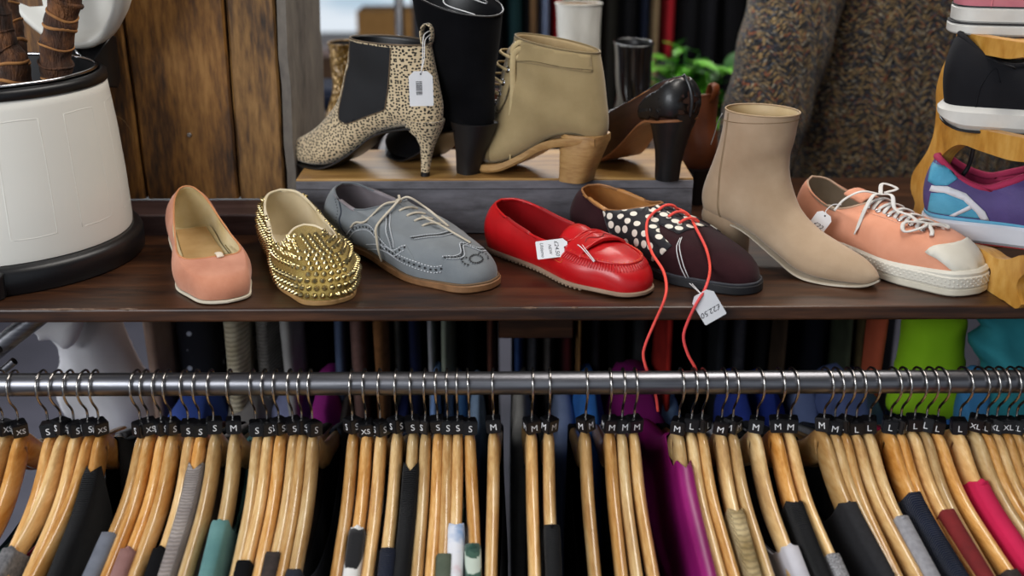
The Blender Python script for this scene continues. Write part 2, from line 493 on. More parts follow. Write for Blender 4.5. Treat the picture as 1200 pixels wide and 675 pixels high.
def hit_at(o, bv, px, py, off, sc=None):
    """the spot on a shoe that shows at a pixel, lifted towards the room"""
    m4 = Matrix.Translation(o.location) @ o.rotation_euler.to_matrix().to_4x4() @ Matrix.Diagonal((*o.scale, 1)); iv = m4.inverted()
    a = iv @ CAM; q = iv @ W(px, py, z=0); d = (q-a).normalized(); h, n, i, ds = bv.ray_cast(a, d)
    if h is None: return W(px, py, y=0)
    p = m4 @ h; return p+(CAM-p).normalized()*off
class Low:
    """an upper drawn between the sole's outline and the top line, both closed loops that start at the heel"""
    def __init__(s, soleR, soleL, topR, topL, zs, toe_h=.045, f0=.4, m=1.2, bulge=.004, N=44, Mr=26, n=2.0, lean=0, q0=.55, q1=.95):
        A = crv(soleR, N); B = crv(soleL, N); T = crv(topR, N); U = crv(topL, N)
        s.N = N
        s.out = [Vector((p.x, p.y, 0)) for p in A]+[Vector((p.x, p.y, 0)) for p in B[::-1][1:-1]]
        s.top = T+U[::-1][1:-1]
        s.zs = zs; K = len(s.out); s.K = K; s.M = Mr
        s.g = []
        for i in range(K):
            sp = i/(N-1) if i < N else (K-i)/(N-1)
            O = s.out[i]; Tp = s.top[i]; z0 = zs(O.x)
            nv = s.out[(i+1) % K]-s.out[i-1]; nv = Vector((nv.y, -nv.x, 0)); nv.normalize()
            cen = Vector((O.x, 0, 0))
            q = sm((sp-q0)/(q1-q0)); H = Tp.z-z0; a = lerp(H, min(toe_h, H), q); ff = lerp(1, f0, q); mm = m
            row = []
            for j in range(Mr+1):
                t = j/Mr; f = 1-math.cos(t*PI/2)
                if f > 1: f = 1
                h = a*(1-max(0, 1-min(f/ff, 1))**n)**(1/n) + (H-a)*f**mm
                xy = O.lerp(Vector((Tp.x, Tp.y, 0)), f)
                bz = math.sin(PI*min(1, h/max(H, 1e-6)))*bulge*(1-.5*q)
                xy = xy+nv*bz
                row.append(Vector((xy.x, xy.y, z0+h)))
            s.g.append(row)
        s.bv = surf(s.mesh())
    def mesh(s, sel=None):
        b = MB(); K = s.K; Mr = s.M
        v = [p for r in s.g for p in r]; f = []
        for i in range(K):
            k = (i+1) % K
            for j in range(Mr):
                if sel is None or sel(i, j): f.append((i*(Mr+1)+j, k*(Mr+1)+j, k*(Mr+1)+j+1, i*(Mr+1)+j+1))
        return b.add(v, f)
    def inner(s, d=.0024, sel=None):
        """the lining: the same skin pushed inwards"""
        b = s.mesh(); me = bpy.data.meshes.new('t'); me.from_pydata(b.v, [], b.f); me.update()
        ns = [n.vector.copy() for n in me.vertex_normals]
        K = s.K; Mr = s.M
        out = []
        c = sum((Vector(v) for v in b.v), Vector())/len(b.v)
        vote = sum(1 if n.dot(Vector(v)-c) > 0 else -1 for v, n in zip(b.v, ns)); sg = 1 if vote > 0 else -1
        for idx, (v, n) in enumerate(zip(b.v, ns)):
            j = idx % (Mr+1); k = d if j < Mr else .0004
            out.append(Vector(v)-n*sg*k)
        bpy.data.meshes.remove(me)
        b.v = [tuple(p) for p in out]
        return b
    def rim(s, r=.0015, name='binding', mat=None, parent=None, n=8):
        b = MB(); b.tube([row[-1] for row in s.g], r, n, True); return b.build(name, mat, parent)
    def side(s, sgn): return (lambda a, b: (a, sgn*.3, b)), (0, -sgn, 0)
    def ortho(s): return (lambda a, b: (a, b, .4)), (0, 0, -1)
    def insole(s, mat, parent, k=.93, lift=.002, name='insole', x1=None):
        b = MB(); N = s.N; rings = []
        for i in range(1, N):
            p, q = s.out[i], s.out[(s.K-i) % s.K]
            c = (p+q)/2
            if x1 and c.x > x1: break
            row = []
            for t in (-1, -.9, -.5, 0, .5, .9, 1):
                w = c+(p-c)*t*k if t > 0 else c+(q-c)*(-t)*k
                row.append(Vector((w.x, w.y, s.zs(w.x)+lift+.003*abs(t)**4)))
            rings.append(row)
        b.loft(rings, False); return b.build(name, mat, parent)

def sole(outR, outL, zb, th, mat, parent, name='outsole', grow=.0, N=44, flare=0, edge=.0012, x0=None, x1=None, z1=None):
    """a sole following the outline; zb(x) is its underside, th(x) its thickness"""
    A = crv(outR, N); B = crv(outL, N)
    pts = [Vector((p.x, p.y, 0)) for p in A]+[Vector((p.x, p.y, 0)) for p in B[::-1][1:-1]]; K = len(pts)
    ns = []
    for i in range(K):
        nv = pts[(i+1) % K]-pts[i-1]; nv = Vector((nv.y, -nv.x, 0)).normalized(); ns.append(nv)
    b = MB(); rings = []
    for du, k in ((-edge, 0), (0, edge), (flare, None), (flare-edge, 1)):
        r = []
        for p, n in zip(pts, ns):
            q = p+n*(grow+du); T = th(p.x)
            z = zb(p.x)+(0 if k == 0 else (k if (k is not None and k != 1) else (T-edge if k is None else T)))
            r.append(Vector((q.x, q.y, z)))
        rings.append(r)
    b.loft(rings, True)
    n = len(pts)
    for base in (0, 3*n):
        f = [(base+i, base+i+1, base+(n-i-1) % n, base+(n-i) % n) if i > 0 else (base, base+1, base+n-1) for i in range(0, N-1)]
        f = [tuple(dict.fromkeys(q)) for q in f]
        b.f += [q for q in f if len(q) > 2]; b.mi += [0]*len([q for q in f if len(q) > 2])
    return b.build(name, mat, parent, smooth='auto')

class Fan:
    """a boot skin: closed rings that turn from upright at the toe to level at the top.
    key: (t, Bx, Bz, Tx, Tz, w, eB, eT, taper, yc)"""
    def __init__(s, keys, NS=60, NR=56):
        s.rings = []; P = [list(k) for k in keys]
        n = len(P)
        def at(u):
            if u <= P[0][0]: return P[0][1:]
            if u >= P[-1][0]: return P[-1][1:]
            i = 0
            while P[i+1][0] < u: i += 1
            a, b, c, d = P[max(i-1, 0)], P[i], P[i+1], P[min(i+2, n-1)]
            t = (u-b[0])/(c[0]-b[0]); dt = c[0]-b[0]; res = []
            for k in range(1, len(b)):
                m1 = (c[k]-a[k])/(c[0]-a[0]) if i > 0 else (c[k]-b[k])/dt
                m2 = (d[k]-b[k])/(d[0]-b[0]) if i < n-2 else (c[k]-b[k])/dt
                h = ((2*t**3-3*t*t+1)*b[k]+(t**3-2*t*t+t)*dt*m1+(-2*t**3+3*t*t)*c[k]+(t**3-t*t)*dt*m2)
                res.append(h)
            return res
        s.keyat = at
        for i in range(NS+1):
            u = lerp(P[0][0], P[-1][0], i/NS)
            Bx, Bz, Tx, Tz, w, eB, eT, tp, yc = at(u)
            r = []
            for k in range(NR):
                a = -PI/2+2*PI*k/NR
                c, sn = math.cos(a), math.sin(a); e = eB if sn < 0 else eT
                lat = math.copysign(abs(c)**(2/e), c)*w; v = math.copysign(abs(sn)**(2/e), sn)
                f = (v+1)/2
                r.append(Vector((lerp(Bx, Tx, f), yc+lat*(1-tp*f**1.5), lerp(Bz, Tz, f))))
            s.rings.append(r)
        m_ = s.mesh(); vote = 0
        for f in m_.f[:NS*NR]:
            a, b, c = (Vector(m_.v[i]) for i in f[:3]); k = f[0]//NR
            cen = sum(s.rings[k], Vector())/NR
            vote += 1 if (b-a).cross(c-a).dot(a-cen) > 0 else -1
        if vote < 0: m_.f = [tuple(reversed(f)) for f in m_.f]
        s.bv = surf(m_)
    def mesh(s): return MB().loft(s.rings, True, True, False)
    def inner(s, d=.0025, frm=.55):
        """lining of the shaft"""
        k0 = int(len(s.rings)*frm); out = []
        for idx in range(k0, len(s.rings)):
            r = s.rings[idx]; c = sum(r, Vector())/len(r)
            dd = d if idx < len(s.rings)-1 else .0003
            out.append([p+(c-p).normalized()*dd for p in r])
        b = MB(); b.loft(out, True, True, False); return b
    def rim(s, r, name, mat, parent):
        b = MB(); b.tube(s.rings[-1], r, 8, True); return b.build(name, mat, parent)

def heel_block(keys, mat, parent, name='heel', n=28, e=3.0):
    """keys: (z, xc, rx, ry, yc) from the top down; squared-off ellipse sections, flat front"""
    b = MB(); rings = []
    for z, xc, rx, ry, *yy in keys:
        yc = yy[0] if yy else 0
        rings.append([Vector((xc+rx*math.copysign(abs(math.cos(2*PI*k/n))**(2/e), math.cos(2*PI*k/n)), yc+ry*math.copysign(abs(math.sin(2*PI*k/n))**(2/e), math.sin(2*PI*k/n)), z)) for k in range(n)])
    b.loft(rings, True, True, True); return b.build(name, mat, parent, smooth='auto')

def strip_sole(keys, th, mat, parent, name='outsole', n=40, yc=None):
    """thin sole under a heeled shoe; keys: (x, z, halfwidth[, yc])"""
    P = crv([(k[0], k[2], k[1]) for k in keys], n); Y = crv([(k[0], k[3] if len(k) > 3 else 0, 0) for k in keys], n)
    b = MB(); rings = []
    for i, (p, y) in enumerate(zip(P, Y)):
        c = y.y; w = max(p.y, .0004)
        rings.append([(p.x, c-w, p.z), (p.x, c-w, p.z-th*.7), (p.x, c-w*.93, p.z-th), (p.x, c+w*.93, p.z-th), (p.x, c+w, p.z-th*.7), (p.x, c+w, p.z)])
    b.loft(rings, True, True, True); return b.build(name, mat, parent, smooth='auto')

def stitches(bv, pts, n, mat, parent, name='stitching', ln=.6, r=.0004, off=.0006):
    r = r*1.3
    P = crv(pts, n*2); P = stick(bv, P, off); b = MB()
    for i in range(n):
        a, c = P[2*i], P[min(2*i+1, len(P)-1)]
        if (c-a).length < 1e-6: continue
        m_ = (a+c)/2; b.tube([m_-(c-a)*ln, m_+(c-a)*ln], r, 5)
    return b.build(name, mat, parent)
def dots(bv, pts, r, mat, parent, name='perforations', n=8, off=.0005):
    b = MB()
    for p in pts:
        q, nn, i, d = bv.find_nearest(Vector(p))
        if nn.dot(Vector(p)-q) < -1e-5 and d > .002: nn = nn
        if nn.z < -.2: nn = -nn
        u = nn.orthogonal().normalized(); w = nn.cross(u); rr = r if not isinstance(p, tuple) or len(p) < 4 else p[3]
        b.add([q+nn*off+u*rr*math.cos(2*PI*k/n)+w*rr*math.sin(2*PI*k/n) for k in range(n)]+[q+nn*(off+.0002)], [(k, (k+1) % n, n) for k in range(n)])
    return b.build(name, mat, parent)

def price_tag(label, corners_center, u, v, w, h, texts, group=None, strings=(), name='price_tag', chamfer=.22, barcode=False):
    """a card tag: centre, unit axes u (towards the hole) and v, sizes, texts [(string, size, du, dv, angle)]"""
    c = Vector(corners_center); u = Vector(u).normalized(); v = Vector(v); v = (v-u*v.dot(u)).normalized(); n = u.cross(v)
    if n.y > 0: pass
    o = thing(name, label, 'tag', c, 0, group)
    a, d, k = w/2, h/2, min(w, h)*chamfer
    poly = [(-a, -d+.001), (-a+.001, -d), (a-k, -d), (a, -d+k), (a, d-k), (a-k, d), (-a+.001, d), (-a, d-.001)]
    b = MB(); t = .0003
    top = [u*x+v*y+n*t for x, y in poly]; bot = [u*x+v*y-n*t for x, y in poly]; m = len(poly)
    b.add(top+bot, [tuple(range(m)), tuple(range(m, 2*m))[::-1]]+[(i, (i+1) % m, m+(i+1) % m, m+i) for i in range(m)])
    b.build('card', m_paper, o, smooth=False)
    sg = 1 if (CAM-c).dot(n) > 0 else -1
    if texts:
        b = MB()
        for txt, size, du, dv, ang in texts:
            V, F = text_mesh(txt, size, 0, .25); ca, sa = math.cos(ang), math.sin(ang)
            # writing direction in the card's plane, mirrored so that it reads from the camera's side
            V2 = []
            for p in V:
                x, y = p.x*ca-p.y*sa+du, p.x*sa+p.y*ca+dv
                V2.append(u*x+v*y*sg+n*sg*(t+.0002))
            b.add(V2, F)
        b.build('lettering', m_ink, o, smooth=False, fix=False)
    if barcode:
        b = MB(); rr = random.Random(3); x = -a*.35
        while x < a*.45:
            q = rr.choice((.0004, .0007, .0011))
            b.add([u*xx+v*yy+n*sg*(t+.0002) for xx, yy in ((x, -d*.42), (x+q, -d*.42), (x+q, d*.1), (x, d*.1))], [(0, 1, 2, 3)]); x += q+.0006
        b.build('barcode', m_ink, o, smooth=False, fix=False)
    # the punched hole
    b = MB(); hc = u*(a-.0035); b.add([hc+(u*math.cos(2*PI*i/12)+v*math.sin(2*PI*i/12))*.0011+n*sg*(t+.0002) for i in range(12)], [tuple(range(12))]); b.build('hole', m_ink, o, smooth=False, fix=False)
    for s_ in strings:
        b = MB(); b.tube([p-c for p in crv(s_, 24)], .0006, 6); b.build('string', m_string, o)
    return o
# ================================================================== shoes on the shelf
def outl(L, wh, a, b_, ty=0.0, sq=.6, tipx=.985, bx=.68):
    """sole outline control points; a = waist (right, left), b_ = ball (right, left)"""
    R = [(0, 0, 0), (.008*L, -wh*.5, 0), (.04*L, -wh*.88, 0), (.13*L, -wh, 0), (.42*L, -a[0], 0), (bx*L, -b_[0], 0), (.84*L, ty*.5-b_[0]*(.5+.5*sq), 0), (.945*L, ty-b_[0]*sq, 0), (tipx*L, ty-b_[0]*sq*.55, 0), (L, ty, 0)]
    Lf = [(0, 0, 0), (.008*L, wh*.5, 0), (.04*L, wh*.88, 0), (.13*L, wh, 0), (.42*L, a[1], 0), (bx*L, b_[1], 0), (.84*L, ty*.5+b_[1]*(.5+.5*sq), 0), (.945*L, ty+b_[1]*sq, 0), (tipx*L, ty+b_[1]*sq*.55, 0), (L, ty, 0)]
    return R, Lf
def lace_seg(b, pts, r=.0014, flat=.55, n=24):
    b.tube(crv(pts, n), r, 8, flat=flat, up=(0, 0, 1))

# ---------------- peach flat
def peach_flat():
    o = shoe_root('ballet_flat', 'peach suede ballet flat with a tiny bow tab, leftmost of the shelf shoes', (-.418, .166), (-.3246, -.052))
    m = M('peach_suede', '#cc8d70', '#b87659', .85, vs=28, bs=700, bstr=.35, sheen=.25, spec=.25)
    ml = M('cream_lining', '#d9cba8', '#c3ad78', .6, vs=18)
    L = .240
    R, Lf = outl(L, .029, (.031, .031), (.042, .042), .002, .66)
    zs = kf([(0, .024), (.09, .016), (.16, .005), (.24, .006)])
    tR = [(.006, 0, .083), (.010, -.009, .081), (.030, -.0185, .073), (.070, -.0265, .058), (.12, -.033, .045), (.155, -.036, .040), (.173, -.029, .038), (.179, -.012, .0385), (.179, 0, .039)]
    tL = [(x, -y, z) for x, y, z in tR]
    u = Low(R, Lf, tR, tL, zs, toe_h=.021, f0=.30, bulge=.004, n=2.0, m=.85, q0=.62, q1=.9)
    u.mesh().build('upper', m, o)
    u.inner(.0022).build('lining', ml, o)
    u.rim(.0011, 'binding', M('peach_binding', '#c98a5c', '#b97a4c', .7), o)
    u.insole(ml, o, .9, .003, x1=.20)
    # printed sock pad
    b = MB(); rings = []
    for i in range(12):
        x = .015+i*.0128; w = lerp(.019, .027, i/11)*(1 if i < 11 else .9)
        rings.append([(x, w*t, zs(x)+.0062) for t in (-1, -.5, 0, .5, 1)])
    b.loft(rings, False); b.build('sock_pad', M('tan_sock', '#c9a878', '#b8935f', .55, vs=40), o)
    sole(R, Lf, lambda x: max(0, zs(x)-.0035-.001), lambda x: .0035, M('ivory_sole', '#ddd2bd', '#cbbfa8', .6), o, grow=.0015, edge=.0008)
    heel_block([(.021, .027, .026, .0265), (.014, .027, .025, .0255), (.0, .028, .0235, .024)], M('tan_heel', '#b57c58', '#9f6848', .6), o)
    b = MB(); b.tube(crv([(.172, .007, .0405), (.178, .0075, .0415), (.185, .008, .0395)], 8), .0042, 8, flat=.35, up=(0, 0, 1))
    b.build('bow_tab', M('ivory_trim', '#e3d6c4', '#d5c6b0', .6), o)
    b = MB(); b.tube(crv([(.176, .009, .0400), (.150, .0255, .031), (.11, .0265, .030)], 16), .0009, 6); b.build('cord', M('olive_cord', '#8a7a50', '#78683f', .8), o)
peach_flat()

# ---------------- gold spiked loafer
def gold_loafer():
    o = shoe_root('spiked_loafer', 'gold glitter slipper loafer covered all over in pyramid spikes', (-.302, .188), (-.200, -.056))
    t = NT('gold_glitter'); co = t.coord()
    v = t.n.new('ShaderNodeTexVoronoi'); v.inputs['Scale'].default_value = 900; t.link(co, v.inputs['Vector'])
    t.col(t.ramp(t.math('FRACT', t.math('MULTIPLY', v.outputs['Distance'], 3.0)), [(0, C('#63511f')), (.5, C('#a58a42')), (1, C('#dcc888'))]))
    t.set(.34, .85); t.bump(t.noise(co, 1400, 2), .9, .0008); m = t.m
    ml = M('ivory_leather', '#dccfb4', '#c4b28c', .5, vs=15)
    ms = M('gold_spike_metal', '#c8b88f', '#a8955f', .26, 1)
    L = .264
    R, Lf = outl(L, .031, (.034, .034), (.045, .047), -.004, .62)
    zs = kf([(0, .008), (.1, .006), (.18, .003), (.264, .006)])
    tR = [(.006, 0, .072), (.016, -.018, .070), (.04, -.028, .062), (.085, -.034, .051), (.125, -.037, .044), (.150, -.034, .042), (.146, -.024, .050), (.136, -.013, .056), (.131, 0, .058)]
    tL = [(x, -y, z) for x, y, z in tR]
    u = Low(R, Lf, tR, tL, zs, toe_h=.034, f0=.5, bulge=.005, n=2.2)
    u.mesh().build('upper', m, o); u.inner(.0025).build('lining', ml, o); u.rim(.0017, 'binding', ml, o)
    u.insole(ml, o, .9, .003, x1=.2)
    sole(R, Lf, lambda x: max(0, zs(x)-.006) if x > .07 else 0, lambda x: .006 if x > .07 else .008, M('tan_edge_sole', '#a9824f', '#8d6a3d', .6), o, grow=.002)
    # spikes in rows round the shoe; the hundred largest in view are parts, the rest one stuff part
    spots = []
    K, Mr = u.K, u.M
    cum = []
    for j_h in [k*.0088+.0055 for k in range(14)]:
        # ring at this distance up from the sole along every column
        ring = []
        for i in range(K):
            row = u.g[i]; s_ = 0; hit = None
            for a, c in zip(row, row[1:]):
                d = (c-a).length
                if s_+d >= j_h: hit = a.lerp(c, (j_h-s_)/max(d, 1e-9)); break
                s_ += d
            tot = sum((c-a).length for a, c in zip(row, row[1:]))
            ring.append(hit if tot-j_h > .0035 else None)
        loop = ring+[ring[0]]; acc = .0043 if len(cum) % 2 else 0.0; cum.append(j_h); step = .0088
        for p0, p1 in zip(loop, loop[1:]):
            if p0 is None or p1 is None: acc = 0.0; continue
            d_ = (p1-p0).length; t_ = step-acc if acc else 0.0
            while t_ <= d_:
                p = p0.lerp(p1, t_/max(d_, 1e-9)); q, n, idx, dd_ = u.bv.find_nearest(p)
                if n.dot(p-Vector((min(max(p.x, .04), .215), 0, .012))) < 0: n = -n
                if all((q-w[0]).length > .0080 for w in spots): spots.append((q, n))
                t_ += step
            acc = (d_-(t_-step)) or 1e-6
    def spike(b, q, n, r=.0037, h=.0052):
        q = q-n*.0004; uu = n.orthogonal().normalized(); w = n.cross(uu)
        rings = [[q+n*z+uu*rr*math.cos(2*PI*k/10)+w*rr*math.sin(2*PI*k/10) for k in range(10)] for z, rr in ((0, r), (.0012, r*.98), (.0022, r*.82), (h*.75, r*.42), (h, r*.10))]
        b.loft(rings, True, False, True)
    ow = o.rotation_euler.to_matrix()
    view = ow.transposed() @ (CAM-Vector(o.location)); view.normalize()
    spots.sort(key=lambda s: -(s[1].dot(view)+2*s[0].x))
    for q, n in spots[:100]:
        b = MB(); spike(b, q, n); b.build('spike', ms, o, smooth='auto')
    b = MB()
    for q, n in spots[100:]: spike(b, q, n)
    k = b.build('spikes', ms, o, smooth='auto'); k['kind'] = 'stuff'
gold_loafer()

# ---------------- grey brogue
def grey_brogue():
    o = shoe_root('brogue', 'dusty blue-grey suede wing tip brogue with untied cream laces', (-.228, .200), (-.0225, -.0065))
    m = M('grey_nubuck', '#7b8083', '#6a6f73', .82, vs=22, bs=600, bstr=.25, sheen=.2, spec=.25)
    md = M('grey_nubuck_dark', '#6b7074', '#5c6165', .85, vs=22, bs=600, bstr=.25, sheen=.2, spec=.2)
    ml = M('grey_pink_lining', '#8b8488', '#746c70', .6, vs=20)
    mst = M('pale_grey_thread', '#c9ccd0', '#b9bcc0', .8)
    mla = M('cream_lace', '#c9bfae', '#b3a893', .85, bs=2500, bstr=.4)
    L = .288
    R, Lf = outl(L, .032, (.035, .033), (.049, .047), -.004, .62)
    zs = kf([(0, .017), (.09, .014), (.15, .008), (.21, .006), (.29, .009)])
    tR = [(.010, 0, .078), (.018, -.018, .075), (.04, -.029, .067), (.068, -.033, .062), (.092, -.031, .064), (.112, -.023, .070), (.125, -.011, .073), (.129, 0, .074)]
    tL = [(x, -y, z) for x, y, z in tR]
    u = Low(R, Lf, tR, tL, zs, toe_h=.031, f0=.40, m=1.55, bulge=.005, n=2.2, q0=.48, q1=.9)
    u.mesh().build('upper', m, o); u.inner(.0026).build('lining', ml, o); u.rim(.0013, 'collar', md, o)
    u.insole(M('brown_insole', '#6a5a50', '#5a4c44', .6), o, .9, .003, x1=.17)
    sole(R, Lf, lambda x: 0 if x < .075 else max(0, zs(x)-.008), lambda x: .018-.001 if x < .075 else min(.0085, zs(x)+.001), M('tan_leather_sole', '#8e6540', '#6d4b2c', .55, vs=60), o, grow=.0045, edge=.0012)
    b = MB()
    A = [p+Vector((0, 0, zs(p.x)+.0012)) for p in u.out]
    A2 = []
    for i, p in enumerate(A):
        nv = A[(i+1) % len(A)]-A[i-1]; nv = Vector((nv.y, -nv.x, 0)).normalized(); A2.append(p+nv*.0016)
    b.tube(A2, .0016, 6, True); b.build('welt', M('brown_welt', '#6f5539', '#5a432c', .7), o)
    s = -1
    def Sd(x, z, y=None): return (x, -.06 if y is None else y, z)
    bv = u.bv
    def lineS(pts, n=40): return crv([shoot(bv, [(a, c)], lambda a, c: (a, -.3, c), (0, 1, 0), 0)[0] for a, c in pts], n)
    def lineT(pts, n=40): return crv([shoot(bv, [(a, c)], lambda a, c: (a, c, .4), (0, 0, -1), 0)[0] for a, c in pts], n)
    # heel counter seam
    b = MB(); b.tube(stick(bv, lineS([(.040, .068), (.052, .055), (.050, .042), (.058, .030), (.075, .022)]), .0002), .0011, 6); b.build('counter_seam', M('dark_blue_seam', '#353b47', '#2a303a', .8), o)
    dots(bv, lineS([(.034, .066), (.045, .054), (.043, .041), (.049, .030)], 11), .0009, m_dot, o)
    for sg in (-1, 1):
        og = (lambda a, c, sg=sg: (a, sg*.3, c))
        patch(bv, [(.060, .018), (.064, .026), (.085, .0425), (.115, .0495), (.145, .0385), (.172, .0325), (.192, .0425), (.205, .034), (.215, .0235), (.19, .0245), (.155, .0275), (.125, .0205), (.085, .0175)], og, (0, -sg, 0), .0007, .003).build('vamp_panel', m, o, solid=.0007)
    wing = [(.158, -.046), (.178, -.0405), (.200, -.0375), (.214, -.031), (.2205, -.022), (.222, -.012), (.2165, -.003), (.222, .006), (.2205, .016), (.214, .026), (.200, .034), (.178, .038), (.158, .042)]
    L1 = [p for p in crv([(p[0], p[1], 0) for p in Lf], 50) if p.x > .165]; R1 = [p for p in crv([(p[0], p[1], 0) for p in R], 50) if p.x > .165]
    wp = wing+[(p.x-.002, p.y*.93) for p in L1]+[(p.x-.002, p.y*.93) for p in R1[::-1][1:]]
    # quarter and wing lines: two rows of stitches with a row of punching between
    quarter = [(.064, .024), (.085, .040), (.115, .047), (.145, .036), (.172, .030), (.192, .040)]
    def band(pts, name, proj=lineS, w=.0036, hole=.0014, up=(0, 0, 1)):
        c = proj(pts, 30)
        U = Vector(up)
        for k, sg in enumerate((-1, 1)):
            stitches(bv, [Vector(p)+U*w*sg for p in c], 34, mst, o, r=.00055, off=.0012)
        dots(bv, proj(pts, 20), hole, m_dot, o, off=.0016)
    band(quarter, 'quarter')
    band([(.192, -.036), (.204, -.022), (.212, -.008), (.212, .008)], 'vamp', lineT, .0036, up=(1, 0, 0))
    band([(.105, .020), (.150, .030), (.190, .0265), (.232, .022), (.248, .025)], 'wing')
    band([(.247, -.034), (.2565, -.026), (.2575, -.016), (.244, -.005), (.244, .001), (.2575, .010), (.2565, .020)], 'toe', lineT, .0032, up=(1, 0, 0))
    # lace facing rows
    band([(.132, .066), (.150, .056), (.167, .044), (.172, .036)], 'facing', lineS, .0036, .0008, up=(.8, 0, .4))
    dots(bv, lineT([(.270+.0055*math.cos(a), -.006+.009*math.sin(a)) for a in [k*PI/6 for k in range(13)]], 18), .0013, m_dot, o, off=.0012)
    dots(bv, lineT([(.264, .004), (.262, .010), (.267, .014), (.272, .011)], 6)+lineT([(.264, -.016), (.262, -.021), (.267, -.024), (.272, -.021)], 6), .0013, m_dot, o, off=.0012)
    # eyelet gap: the dark slit between the facings, shown as the tongue
    tg = patch(bv, [(.128, -.004), (.165, -.0032), (.198, -.002), (.198, .002), (.165, .0032), (.128, .004)], lambda a, c: (a, c, .4), (0, 0, -1), .0006)
    tg.build('tongue', md, o)
    # laces: rungs, then loose ends
    for k in range(4):
        x = .143+k*.0140; b = MB()
        P = lineT([(x-.002, -.013), (x, -.005), (x+.002, .004), (x+.003, .012)], 14); P = [p+Vector((0, 0, .0016*math.sin(PI*i/13)+.0006)) for i, p in enumerate(P)]
        b.tube(P, .0015, 8); b.build('lace', mla, o)
    def on(x, y, dz=.0025): return shoot(bv, [(x, y)], lambda a, c: (a, c, .4), (0, 0, -1), dz)[0]
    k0 = on(.131, -.006, .006)
    def side(x, z, out=.0018):
        p = shoot(bv, [(x, z)], lambda a, c: (a, -.3, c), (0, 1, 0), out)[0]; return p
    b = MB(); lace_seg(b, [k0+Vector((-.004, .004, .006)), k0, on(.122, -.020, .006), side(.108, .054), side(.088, .048, .003), side(.078, .040, .003)], .0017, .8, 40); b.build('lace', mla, o)
    b = MB(); lace_seg(b, [k0+Vector((.004, -.002, .003)), k0+Vector((.004, -.012, -.004)), side(.138, .054, .004), side(.142, .040, .005), side(.145, .026, .006), side(.146, .014, .006)], .0017, .8, 40); b.build('lace', mla, o)
    b = MB(); lace_seg(b, [k0, k0+Vector((.012, .006, .006)), on(.156, .014, .007), on(.180, .016, .004), on(.200, .013, .003)], .0016, .8, 40); b.build('lace', mla, o)
    b = MB(); lace_seg(b, [on(.172, -.004, .006), on(.182, -.004, .007), on(.198, .002, .005), on(.214, .006, .003), on(.230, .008, .002), on(.244, .009, .002)], .0014, .8, 40); b.build('lace', mla, o)
    b = MB(); b.ball(k0, .0036, 8, (1, 1.2, .9)); b.build('lace_knot', mla, o)
    for k in range(5):
        pass
grey_brogue()

